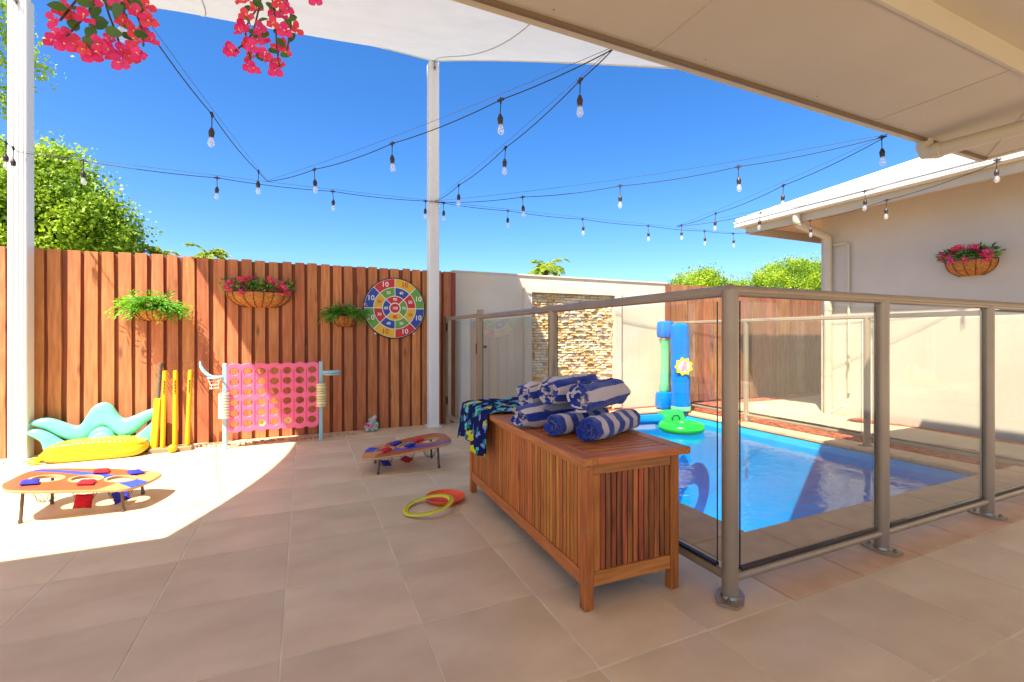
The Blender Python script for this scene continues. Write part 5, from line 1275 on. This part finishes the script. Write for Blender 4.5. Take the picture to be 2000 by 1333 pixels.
# ================================================================== TREES
def tree(cx_, cy_, zb, blobs, n, leaf, mats, label, kindname, trunk_r=.18, seed=1, group=None, wisps=()):
    """blobs: (x,y,z,rx,ry,rz) relative; leaves cluster in clumps through the crown volume"""
    rg = np.random.default_rng(seed)
    t = empty(kindname, (cx_, cy_, zb), label=label, cat='tree', group=group)
    P = []; vol = np.array([b[3] * b[4] * b[5] for b in blobs]); pr = vol / vol.sum()
    for bi, b in enumerate(blobs):
        m_ = int(n * pr[bi]); ncl = max(8, m_ // 130)
        d = rg.normal(size=(ncl, 3)); d /= np.linalg.norm(d, axis=1)[:, None]; rr = rg.uniform(.45, 1.0, ncl) ** .5
        cc = d * rr[:, None]
        k = rg.integers(0, ncl, m_); p = cc[k] * np.array(b[3:6]) + np.array(b[:3]) + rg.normal(size=(m_, 3)) * leaf * 2.3 * rg.uniform(.6, 1.25, ncl)[k][:, None]
        P.append(p)
    for w_ in wisps:      # drooping open sprays
        m_ = w_[7] * 2; tt = rg.uniform(0, 1, m_); a = np.array(w_[0:3]); b = np.array(w_[3:6])
        p = a + (b - a) * tt[:, None]; p[:, 2] += w_[6] * 4 * tt * (1 - tt); p += rg.normal(size=(m_, 3)) * leaf * (1.2 + 1.2 * np.sin(tt * 9))[:, None] ; P.append(p)
    P = np.concatenate(P); N_ = len(P)
    u = rg.normal(size=(N_, 3)); u /= np.linalg.norm(u, axis=1)[:, None]; w2 = rg.normal(size=(N_, 3)); w2 = np.cross(u, w2); w2 /= np.linalg.norm(w2, axis=1)[:, None]
    L_ = leaf * rg.uniform(.6, 1.3, N_)[:, None]; Wd = L_ * .42
    V = np.stack([P - u * L_ * .5, P + w2 * Wd, P + u * L_ * .5, P - w2 * Wd], 1).reshape(-1, 3)
    me = bpy.data.meshes.new('crown'); me.vertices.add(len(V)); me.vertices.foreach_set('co', V.ravel())
    me.loops.add(N_ * 4); me.loops.foreach_set('vertex_index', np.arange(N_ * 4)); me.polygons.add(N_)
    me.polygons.foreach_set('loop_start', np.arange(0, N_ * 4, 4)); me.polygons.foreach_set('loop_total', np.full(N_, 4)); me.update(calc_edges=True)
    for q_ in mats: me.materials.append(q_)
    if len(mats) > 1:
        mi = (np.array([noise.noise(Vector(p) * 1.1) for p in P]) + rg.uniform(-.3, .3, N_) > -.12).astype(np.int32); me.polygons.foreach_set('material_index', mi)
    inst('crown', me, t)['kind'] = 'stuff'
    q = MB(); top = Vector((blobs[0][0] * .4, blobs[0][1] * .4, blobs[0][2] * .9))
    tr = smooth_path([(0, 0, -.2), (.06, .03, top.z * .35), (top.x * .6, top.y * .6, top.z * .7), tuple(top)], 5); q.tube(tr, [trunk_r * (1 - .75 * i / (len(tr) - 1)) for i in range(len(tr))], 8)
    rr_ = random.Random(seed)
    for b in blobs:
        st_ = tr[rr_.randrange(6, 12)]; e = Vector(b[:3]); q.tube([st_, (st_ + e) / 2 + Vector((0, 0, .2)), e], [trunk_r * .35, trunk_r * .22, trunk_r * .06], 6)
    q.obj('trunk', M['bark'], t)
    return t
def tw(u, v, y): return at_y(u, v, y)
# big tree behind the left fence
b0 = tw(110, 560, 10.5)
TSH = -48
def rel(u, v, y=10.5): p = tw(u + TSH, v + 24, y); return (p.x - b0.x, p.y - b0.y, p.z)
def blob(u, v, r, y=10.5, ry=None): return (*rel(u, v, y), r, ry or r, r * .85)
tree(b0.x, b0.y, 0, [blob(110, 430, 1.35), blob(190, 440, .95), blob(20, 380, 1.2), blob(110, 350, .85), blob(235, 480, .6), blob(-60, 400, 1.3), blob(160, 385, .6), blob(60, 330, .7), blob(40, 470, 1.1)], 100000, .062,
     [M['tree_b'], M['tree_a']], 'large bright green leafy tree rising behind the left end of the fence', 'leafy_tree', trunk_r=.2, seed=3,
     wisps=[(*rel(60, 300), *rel(185, 292), .12, 900), (*rel(120, 290), *rel(180, 305), .1, 400), (*rel(20, 290), *rel(120, 285), .15, 900), (*rel(220, 385), *rel(250, 382), .06, 160), (*rel(255, 450), *rel(285, 470), .05, 300)])
b1 = tw(-10, 560, 7.0)
def rel1(u, v, y=7.0): p = tw(u - 34, v, y); return (p.x - b1.x, p.y - b1.y, p.z)
tree(b1.x, b1.y, 0, [(*rel1(-120, 60), .8, .8, .9), (*rel1(-90, 180), .5, .5, .5)], 6000, .05, [M['tree_a']], 'yellow-green feathery tree at the very left edge of the photo', 'leafy_tree', trunk_r=.08, seed=8,
     wisps=[(*rel1(-60, 20), *rel1(15, 60), .1, 350), (*rel1(-80, 0), *rel1(30, 5), .05, 350), (*rel1(-60, 200), *rel1(12, 185), .05, 150)])
for (u, v, r, y, lab, sd_) in ((1556, 548, 1.85, 15, 'rounded bright green tree beside the house wing', 5), (1366, 556, 1.15, 15.5, 'smaller green tree left of the rounded one behind the fence', 6), (1435, 562, .5, 17, 'low green shrub top between the two trees behind the fence', 7)):
    c_ = tw(u, v, y)
    bl_ = [(0, 0, c_.z - .15, r, r, r * .62), (r * .75, .1, c_.z - .3, r * .7, r * .8, r * .5), (-r * .75, 0, c_.z - .35, r * .65, r * .7, r * .5), (r * .2, -.2, c_.z + .05, r * .55, r * .6, r * .42)]
    tree(c_.x, c_.y, 0, bl_, 42000 if r > 1.2 else 20000 if r > .9 else 9000, .075, [M['tree_b'], M['tree_a']], lab, 'leafy_tree', trunk_r=.12, seed=sd_)
def palm(u, v, y, r, label, seed, nf=16):
    c_ = tw(u, v, y); rg = random.Random(seed); t = empty('palm_tree', (c_.x, c_.y, 0), label=label, cat='palm tree')
    q = MB(); q.tube([(0, 0, -.3), (.05, 0, c_.z * .5), (0, 0, c_.z)], [.1, .08, .06], 8); q.obj('trunk', M['bark'], t)
    for k in range(nf):
        q = MB(); a = 2 * math.pi * k / nf + rg.uniform(-.2, .2); el = rg.uniform(.1, 1.3); L_ = r * rg.uniform(.8, 1.15)
        d = Vector((math.cos(a) * math.cos(el), math.sin(a) * math.cos(el), math.sin(el))); pts = []; p_ = Vector((0, 0, 0))
        for i in range(14): pts.append(p_.copy()); p_ += d * L_ / 13; d = (d + Vector((0, 0, -.13))).normalized()
        q.tube(pts, .008, 3)
        for i in range(2, 14):
            dd = (pts[i] - pts[i - 1]).normalized(); sd_ = dd.cross(Vector((0, 0, 1))).normalized()
            for sg in (-1, 1):
                for _ in range(3): leaf_quads(q, [pts[i] - dd * rg.uniform(0, L_ / 13)], [dd * .7 + sd_ * sg + Vector((0, 0, rg.uniform(-.5, .1)))], L_ * .30, .03, 0, rg)
        q.obj('frond', M['palm'], t, loc=(0, 0, c_.z))
palm(1066, 530, 12, .66, 'small palm crown showing above the rendered garden wall', 31, 22)
palm(408, 500, 11, .42, 'palm fronds peeping over the middle of the timber fence', 32, 10)
palm(306, 500, 11, .36, 'palm fronds peeping over the fence beside the large tree', 33, 9)
bpy.context.view_layer.update()
